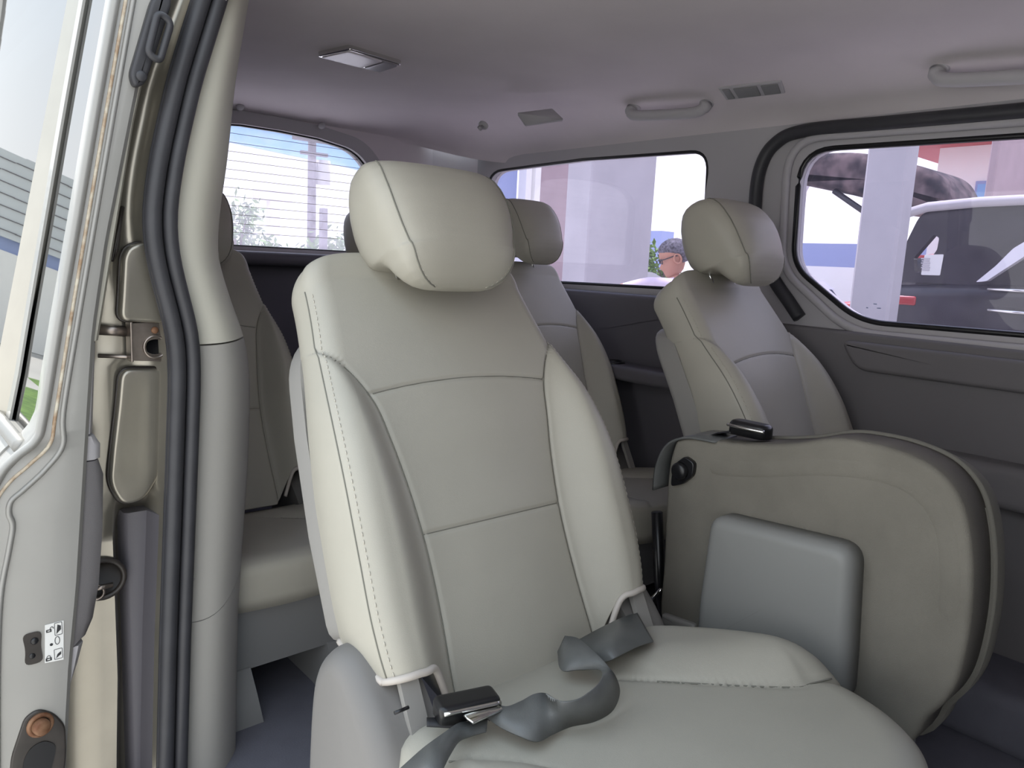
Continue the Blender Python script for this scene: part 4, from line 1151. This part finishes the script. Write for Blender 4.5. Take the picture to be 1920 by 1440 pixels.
def tree(name, loc, h, r, n, label, leaf=0.10, trunk=0.5):
    e = empty(name, tuple(loc), label, 'tree', 'trees beyond the tailgate')
    rg = np.random.default_rng(int(abs(loc[0]) * 100) + n)
    base = np.array(loc, float)
    br = [tube([base, base + (0.03, 0.02, h * 0.4), base + (0.0, 0.05, h * 0.75)], [0.07, 0.05, 0.025], 8, up=(0, 1, 0))]
    tips = []
    for k in range(9):
        a = rg.uniform(0, 6.28); z = h * rg.uniform(0.45, 0.98); q = base + np.array((math.cos(a) * r * rg.uniform(0.3, 1), math.sin(a) * r * rg.uniform(0.3, 1), z))
        br.append(tube([base + (0, 0, h * 0.4), (base + (0, 0, h * 0.55)) * 0.5 + q * 0.5, q], [0.03, 0.02, 0.008], 5, up=(0, 1, 0))); tips.append(q)
    W('trunk', join(*br), 'bark', e)
    V = []; F = []
    for k in range(n):
        t = tips[rg.integers(len(tips))]; c = t + rg.normal(0, 0.16, 3) * np.array((r, r, h * 0.35)) * 1.3
        a = rg.normal(0, 1, 3); a /= np.linalg.norm(a); b = np.cross(a, rg.normal(0, 1, 3)); b /= np.linalg.norm(b)
        L = leaf * rg.uniform(0.6, 1.3); w = L * 0.4; i = len(V)
        V += [c - a * L / 2, c + b * w / 2, c + a * L / 2, c - b * w / 2]; F.append((i, i + 1, i + 2, i + 3))
    W('foliage', (V, F), 'leaf', e, smooth=False)
    return e
p = dep(442, 470, 14); tree('leafy_tree', (p[0], p[1], -1.5), 2.25, 0.75, 1500, 'leafy tree beside the cream pillar, outside the tailgate window', 0.16)
p = dep(545, 470, 12); tree('leafy_tree', (p[0], p[1], -1.5), 1.85, 0.95, 1800, 'low wide leafy tree below the pole sign outside the tailgate window', 0.15)
p = dep(1247, 500, 26); tree('leafy_tree', (p[0], p[1], -1.5), 2.3, 0.7, 500, 'small distant green tree beside the person outside', 0.3)['group'] = 'distant trees'
p = dep(1236, 455, 50)
tw = add('distant_tower', box((p[0], p[1], 0.2), (1.3, 1.3, 4.6)), 'steelblue', smooth=False); tag(tw, 'hazy blue grey tower block far away beside the pale column', 'building')

# long wall and white building beyond the side door
bw = empty('boundary_wall', (15.6, 8.0, -1.5), 'low wall with blue grey upper half seen left of the narrow column', 'wall')
bw['kind'] = 'thing'
W('lower_wall', box((15.8, 7.5, -0.63), (0.4, 4.1, 1.74)), 'white_wall', bw, smooth=False)
W('upper_sheet', box((15.78, 7.5, 0.48), (0.36, 4.1, 0.48)), 'steelblue', bw, smooth=False)
p = dep(1497, 450, 10.0)
lp_ = add('lamp_post', tube([(p[0], p[1], -1.5), (p[0], p[1], 1.1), (p[0] + 0.02, p[1] - 0.02, 1.25)], [0.05, 0.04, 0.07], 10, up=(0, 1, 0)), 'concrete_l'); tag(lp_, 'thin pale lamp post before the blue grey wall', 'post')
wb = empty('white_building', (13.6, 3.0, -1.5), 'white building with red eaves behind the dark car', 'building')
W('wall', box((15.2, 2.9, 0.6), (3.0, 4.6, 4.2)), 'white_wall', wb, smooth=False)
W('eaves', box((14.6, 2.75, 2.45), (3.6, 6.2, 0.5)), 'red_roof', wb, smooth=False)
q0 = onx(1830, 350, 13.69); q1 = onx(1864, 370, 13.69)
W('window_frame', box((13.68, (q0[1] + q1[1]) / 2, (q0[2] + q1[2]) / 2), (0.05, abs(q0[1] - q1[1]), 0.34)), 'steelblue', wb, smooth=False)
W('window_glass', box((13.66, (q0[1] + q1[1]) / 2, (q0[2] + q1[2]) / 2), (0.05, abs(q0[1] - q1[1]) - 0.08, 0.24)), 'blue_band', wb, smooth=False)

# ---- cars
def wheel(parent, c, r=0.34, w=0.22):
    t = W('wheel', ring_torus(c, (1, 0, 0), r - 0.09, 0.095, 28, 10), 'tyre', parent)
    off = np.zeros(3); p = parent
    while p is not None: off += np.array(p.location); p = p.parent
    add('rim', [np.array(disc(np.array(c) - (0.06, 0, 0), (-1, 0, 0), r - 0.13, 0.03, 24, 0.01)[0]) - off, disc(np.array(c) - (0.06, 0, 0), (-1, 0, 0), r - 0.13, 0.03, 24, 0.01)[1]], 'metal', t)
XS = 4.40
suv = empty('dark_car', (5.3, -0.3, -1.5), 'dark car with its tailgate raised and a white sticker on its window', 'car')
def hull(prof, x0, x1, tuck, edge):
    P = np.array(prof)
    return pillow(P, lambda a, b, d: (x0 + d + tuck(b), a, b), x1 - x0, edge, 6)
low = rpoly([(1.93, -0.02), (1.95, -0.5), (1.90, -1.12), (-2.6, -1.12), (-2.72, -0.6), (-2.6, -0.30), (-1.3, -0.10), (-0.9, 0.0), (1.2, 0.02)], 0.12, 6)
W('body', hull(low, XS, XS + 1.85, lambda z: 0.0, 0.07), 'car_dark', suv)
gz = rpoly([(1.86, 0.0), (1.80, 0.22), (1.74, 0.385), (1.45, 0.415), (0.9, 0.425), (-0.1, 0.40), (-0.55, 0.28), (-1.15, 0.0)], [0.01, 0.05, 0.06, 0, 0.2, 0.2, 0.2, 0.01], 6)
pt = lambda px, py: tuple(onx(px, py, XS + 0.05)[[1, 2]])
qw = rpoly([pt(1751, 440), pt(1761, 446), pt(1757, 468), pt(1750, 478), pt(1740, 512), pt(1714, 510), pt(1713, 484), pt(1731, 463)], 0.008, 3)
dw = rpoly([(1.15, 0.05), (1.05, 0.33), (0.1, 0.34), (0.1, 0.05)], 0.05, 5)
dw2 = rpoly([(0.0, 0.05), (0.0, 0.34), (-0.45, 0.27), (-0.85, 0.05)], 0.05, 5)
W('cabin_side', plate(gz, [qw, dw, dw2], lambda a, b, d: (XS + 0.05 + d, a, b), 0.05), 'car_dark', suv, smooth=False)
big = rpoly([(1.75, 0.04), (1.70, 0.34), (1.3, 0.36), (1.3, 0.04)], 0.04, 4)
W('cabin_side', plate(gz, [big, dw, dw2], lambda a, b, d: (XS + 1.75 + d, a, b), 0.05), 'car_dark', suv, smooth=False)
for w_ in (dw, dw2):
    W('side_window', plate(w_, [], lambda a, b, d: (XS + 0.065 + d, a, b), 0.006), 'car_glass', suv, smooth=False)
rings = [[(XS + 0.02, y, z - 0.012), (XS + 0.05, y, z + 0.012), (XS + 0.92, y, z + 0.05), (XS + 1.80, y, z + 0.012), (XS + 1.83, y, z - 0.012), (XS + 0.92, y, z)] for y, z in ((1.80, 0.375), (1.70, 0.40), (1.45, 0.42), (0.9, 0.43), (0.3, 0.42), (-0.1, 0.40), (-0.55, 0.28))]
W('roof', loft(rings), 'car_dark', suv, sharp=40)
W('roof_rail', tube([(XS + 0.02, y, z) for y, z in ((1.80, 0.375), (1.70, 0.405), (1.45, 0.425), (0.9, 0.44), (0.3, 0.43), (-0.1, 0.41))], 0.026, 8), 'concrete', suv)
W('windscreen', loft([[(XS + 0.12, -0.5, 0.30), (XS + 1.73, -0.5, 0.30)], [(XS + 0.08, -1.2, 0.0), (XS + 1.77, -1.2, 0.0)]], False, False), 'car_glass', suv, smooth=False)
W('parcel_shelf', box((XS + 0.92, 1.0, -0.03), (1.6, 1.5, 0.06)), 'car_dark', suv, smooth=False)
gate = [(1.60, 0.40), (1.655, 0.53), (1.72, 0.60), (1.83, 0.645), (2.10, 0.722), (2.30, 0.742), (2.44, 0.735), (2.50, 0.68), (2.50, 0.585), (2.47, 0.56), (2.238, 0.51), (2.083, 0.47), (1.9, 0.43), (1.75, 0.385)]
W('tailgate', pillow(smooth_path(gate, 4, True), lambda a, b, d: (XS + 0.05 + d, a, b), 0.50, 0.06, 5), 'gate_lining', suv)
W('gate_strut', tube([(XS + 0.07, 2.26, 0.515), (XS + 0.07, 2.08, 0.40), (XS + 0.07, 1.80, 0.20)], 0.017, 8), 'black', suv)
sp = [onx(px, py, XS - 0.004) for px, py in [(1727, 477), (1763, 476), (1756, 516), (1720, 515)]]
sk_ = W('window_sticker', plate(rpoly([(p_[1], p_[2]) for p_ in sp], 0.006, 3), [], lambda a, b, d: (XS + 0.044 + d * 0.5, a, b), 0.004), 'sticker', suv, smooth=False)
for k_ in range(6):
    p_ = onx(1735, 485 + 4.2 * k_, XS + 0.04)
    o__ = np.array(suv.location)
    add('sticker_print', [np.array(box((XS + 0.0425, p_[1], p_[2]), (0.002, 0.040 if k_ % 2 else 0.046, 0.0075))[0]) - o__, box((0, 0, 0), (1, 1, 1))[1]], 'concrete', sk_, smooth=False)
W('chrome_strip', plate(rpoly([tuple(onx(px, py, XS)[[1, 2]]) for px, py in [(1830, 529), (1850, 527), (1868, 515), (1930, 475), (1930, 448), (1900, 466), (1868, 498)]], 0.006, 3), [], lambda a, b, d: (XS - 0.004 + d, a, b), 0.06), 'car_white', suv, smooth=False)  # chrome trim given white paint in place of its bright sky reflection
for ya, yb in (((1852, 542), (1990, 549)), ((1852, 581), (1990, 593))):
    a_, b_ = onx(*ya, XS - 0.005), onx(*yb, XS - 0.005)
    W('side_moulding', tube([a_, (a_ + b_) / 2, b_], 0.008, 8), 'chrome', suv)
W('tail_lamp', box((XS + 0.02, 1.80, -0.10), (0.06, 0.22, 0.05), 0.01), 'car_red', suv)
for y in (1.15, -1.75): wheel(suv, (XS + 0.10, y, -1.16))

def small_car(loc, ang, m, label, h=1.45):
    e = empty('parked_car', tuple(loc), label, 'car'); e.rotation_euler = (0, 0, ang)
    lo = rpoly([(2.1, 0.55), (2.15, 0.35), (2.05, 0.22), (-2.05, 0.22), (-2.15, 0.40), (-2.1, 0.80), (-1.2, 0.92), (0.8, 0.92), (1.9, 0.75)], 0.12, 5)
    add('body', pillow(lo, lambda a, b, d: (-0.85 + d, a, b), 1.7, 0.12, 6), m, e)
    gr = rpoly([(0.85, 0.88), (0.25, h - 0.03), (-0.2, h), (-1.1, h - 0.02), (-1.85, 0.88)], [0.03, 0.2, 0.1, 0.2, 0.03], 6)
    add('cabin', pillow(gr, lambda a, b, d: (-0.72 + d, a, b), 1.44, 0.14, 6), 'car_glass', e)
    add('roof', pillow(rpoly([(0.20, h - 0.035), (-0.2, h + 0.015), (-1.1, h), (-1.45, h - 0.16), (-1.2, h - 0.10), (-0.2, h - 0.06)], 0.03, 4), lambda a, b, d: (-0.66 + d, a, b), 1.32, 0.04, 4), m, e)
    for y in (1.3, -1.3):
        for x in (-0.80, 0.80):
            t = add('wheel', ring_torus((x, y, 0.31), (1, 0, 0), 0.22, 0.09, 24, 8), 'tyre', e)
            add('rim', disc((x - 0.04, y, 0.31), (-1, 0, 0), 0.19, 0.08, 20, 0.01), 'metal', t)
    return e
p = dep(1602, 560, 11.6); small_car((p[0] + 0.1, p[1] - 1.0, -1.5), math.radians(8), 'car_red', 'red car low behind the narrow grey column').scale = (1, 1, 1.3)
p = dep(1322, 505, 15.5); small_car((p[0] + 0.6, p[1] - 0.9, -1.5), math.radians(-25), 'car_white', 'white parked car beyond the person, behind the raised grey headrest')
p = dep(1205, 515, 13.0); small_car((p[0], p[1] + 1.4, -1.5), math.radians(20), 'car_dark', 'dark parked car half hidden behind the thick pale column')

# hall behind the near side, mirrored in the door glass
gh = empty('grey_shed', (-5.0, 22.0, -1.5), 'grey clad shed reflected in the sliding door glass', 'building')
W('cladding', box((-5.0, 24.0, 1.9), (13.0, 5.0, 1.9)), 'grey_cladding', gh, smooth=False)
for k in range(7):
    W('cladding_joint', box((-5.0, 21.49, 1.1 + k * 0.26), (13.0, 0.02, 0.018)), 'pole', gh, smooth=False)
W('blue_strip', box((-5.0, 24.0, 0.80), (13.0, 4.8, 0.30)), 'steelblue', gh, smooth=False)
W('lower_wall', box((-5.0, 24.0, -0.42), (13.0, 4.9, 2.14)), 'white_wall', gh, smooth=False)
hd = add('grass_verge', box((-4.0, 12.0, -1.47), (9.0, 5.0, 0.06), 0.02), 'leaf', smooth=False); tag(hd, 'strip of green grass beside the van', 'grass', kind='stuff')

# ---- the person
pc = dep(1264, 492, 5.6)
fw = np.array((-0.755, 0.654, 0)); sd_ = np.array((-0.654, -0.755, 0))        # facing, own left side (towards the van)
base = np.array((pc[0], pc[1], -1.5)) - fw * 0.05
Lc = lambda f, s, u: base + fw * f + sd_ * s + np.array((0, 0, u))
def person():
    N = {}; V = []; R = []; E_ = []
    def v(k, f, s, u, r):
        N[k] = len(V); V.append(Lc(f, s, u)); R.append(r)
    v('pel', -0.06, 0, 0.93, 0.155); v('wai', -0.04, 0, 1.07, 0.145); v('che', 0.0, 0, 1.26, 0.165); v('nec', 0.02, 0, 1.41, 0.07); v('nk2', 0.045, 0, 1.48, 0.058)
    E_ += [('pel', 'wai'), ('wai', 'che'), ('che', 'nec'), ('nec', 'nk2')]
    for s, q in ((1, 'l'), (-1, 'r')):
        v(q + 'sh', 0.01, 0.17 * s, 1.375, 0.075)
        if s == 1:
            v(q + 'el', 0.27, 0.20, 1.40, 0.052); v(q + 'wr', 0.50, 0.15, 1.34, 0.034); hv = (0.56, 0.14, 1.325)
        else:
            v(q + 'el', 0.16, -0.25, 1.14, 0.05); v(q + 'wr', 0.40, -0.2, 1.16, 0.034); hv = (0.46, -0.19, 1.165)
        v(q + 'ha', *hv, 0.034)
        E_ += [('che', q + 'sh'), (q + 'sh', q + 'el'), (q + 'el', q + 'wr'), (q + 'wr', q + 'ha')]
        for k in range(5):
            o = (k - 1.5) * 0.021 if k < 4 else -0.042
            l = (0.075, 0.085, 0.08, 0.062, 0.05)[k]
            st_ = 0.02 if k < 4 else -0.02
            v(f'{q}f{k}a', hv[0] + st_, hv[1] + o, hv[2] - 0.002, 0.010); v(f'{q}f{k}b', hv[0] + st_ + l * 0.55, hv[1] + o * 1.15, hv[2] - 0.012, 0.009); v(f'{q}f{k}c', hv[0] + st_ + l * 0.95, hv[1] + o * 1.2, hv[2] - 0.035, 0.007)
            E_ += [(q + 'ha', f'{q}f{k}a'), (f'{q}f{k}a', f'{q}f{k}b'), (f'{q}f{k}b', f'{q}f{k}c')]
        v(q + 'hip', -0.06, 0.10 * s, 0.86, 0.105); v(q + 'kn', -0.03, 0.11 * s, 0.49, 0.07); v(q + 'an', -0.07, 0.11 * s, 0.09, 0.05); v(q + 'to', 0.10, 0.12 * s, 0.045, 0.042)
        E_ += [('pel', q + 'hip'), (q + 'hip', q + 'kn'), (q + 'kn', q + 'an'), (q + 'an', q + 'to')]
    me = bpy.data.meshes.new('person'); me.from_pydata([tuple(a) for a in V], [(N[a], N[b]) for a, b in E_], [])
    o = bpy.data.objects.new('person', me); COL.objects.link(o)
    m1 = o.modifiers.new('skin', 'SKIN'); m2 = o.modifiers.new('sub', 'SUBSURF'); m2.levels = 2; m2.render_levels = 2
    sk = me.skin_vertices[0].data
    for i, r in enumerate(R): sk[i].radius = (r, r); sk[i].use_root = (i == 0)
    dg = bpy.context.evaluated_depsgraph_get(); dg.update()
    m = bpy.data.meshes.new_from_object(o.evaluated_get(dg))
    Vb = [tuple(a.co) for a in m.vertices]; Fb = [tuple(p_.vertices) for p_ in m.polygons]
    bpy.data.objects.remove(o)
    # head: rings up from the chin, tilted forward
    tilt = math.radians(22); ct, st_ = math.cos(tilt), math.sin(tilt)
    hc_ = (0.06, 0, 1.60)
    def Hd(f, s, u): return Lc(hc_[0] + f * ct + u * st_, hc_[1] + s, hc_[2] - f * st_ + u * ct)
    rings = []
    for u, fr_, bk_, w in ((-0.135, 0.075, 0.0, 0.02), (-0.128, 0.092, -0.02, 0.038), (-0.11, 0.098, -0.045, 0.052), (-0.08, 0.098, -0.065, 0.062), (-0.05, 0.098, -0.08, 0.068), (-0.02, 0.095, -0.092, 0.073), (0.0, 0.094, -0.098, 0.076), (0.03, 0.098, -0.102, 0.078), (0.06, 0.092, -0.1, 0.076), (0.09, 0.072, -0.086, 0.064), (0.11, 0.045, -0.06, 0.046), (0.12, 0.015, -0.03, 0.02)):
        r = []
        for t in np.linspace(0, 2 * math.pi, 40, endpoint=False):
            f = (fr_ + bk_) / 2 + (fr_ - bk_) / 2 * math.cos(t); s = w * math.sin(t)
            if math.cos(t) > 0.93:                              # nose, lips, brow
                f += 0.026 * math.exp(-((u + 0.045) / 0.02) ** 2) * (math.cos(t) - 0.93) / 0.07
                f += 0.007 * math.exp(-((u + 0.088) / 0.010) ** 2)
                f += 0.005 * math.exp(-((u - 0.02) / 0.012) ** 2)
            elif 0.72 < math.cos(t) <= 0.93: f -= 0.010 * math.exp(-((u + 0.003) / 0.014) ** 2)   # eye sockets
            r.append(Hd(f, s, u))
        rings.append(r)
    head = loft(rings)
    ears = [tube([Hd(-0.01 + 0.026 * math.cos(t), s * 0.079, -0.02 + 0.034 * math.sin(t)) for t in np.linspace(0, 2 * math.pi, 16, endpoint=False)], 0.008, 8, True, up=tuple(sd_)) for s in (1, -1)]
    return (Vb, Fb), join(head, *ears), Hd
(bodyv, bodyf), headm, Hd = person()
V, F = join((bodyv, bodyf), headm)
pe = add('person', (V, F), 'skin'); tag(pe, 'person in a pale pink shirt and dark glasses, head bowed, outside the rear quarter glass', 'person')
pe.data.materials.append(M['shirt']); pe.data.materials.append(M['trousers'])
nb_ = len(bodyv)
for poly in pe.data.polygons:
    if poly.vertices[0] < nb_:
        c = np.array(poly.center) - base; f_, s_, u_ = c @ fw, c @ sd_, c[2]
        if u_ < 0.95 and not (f_ > 0.3): poly.material_index = 2
        elif u_ < 1.445 and f_ < 0.44 and not (f_ > 0.34 and u_ < 1.2): poly.material_index = 1
hr = []
for u, fr_, bk_, w in ((-0.06, -0.03, -0.095, 0.070), (-0.03, -0.028, -0.108, 0.080), (0.0, -0.022, -0.114, 0.085), (0.02, 0.035, -0.116, 0.088), (0.045, 0.080, -0.117, 0.089), (0.07, 0.098, -0.112, 0.085), (0.10, 0.082, -0.097, 0.072), (0.122, 0.05, -0.068, 0.05), (0.132, 0.015, -0.03, 0.02)):
    r = []
    for t in np.linspace(0, 2 * math.pi, 40, endpoint=False):
        j_ = 1 + 0.03 * math.sin(9 * t + u * 60)
        r.append(Hd((fr_ + bk_) / 2 + (fr_ - bk_) / 2 * math.cos(t) * j_, w * math.sin(t) * j_, u))
    hr.append(r)
add('hair', loft(hr), 'hair', pe)
gl = [tube([Hd(0.094, s * 0.012, 0.0), Hd(0.096, s * 0.035, 0.006), Hd(0.080, s * 0.066, 0.006), Hd(0.0, s * 0.083, 0.008), Hd(-0.015, s * 0.083, 0.0)], 0.004, 6) for s in (1, -1)]
gl += [tube([Hd(0.102 - 0.35 * abs(s * 0.036 + 0.024 * math.cos(t)) ** 1.6, s * 0.036 + 0.024 * math.cos(t), -0.004 + 0.018 * math.sin(t)) for t in np.linspace(0, 2 * math.pi, 16, endpoint=False)], 0.003, 6, True, up=tuple(fw)) for s in (1, -1)]
add('glasses', join(*gl), 'black', pe)
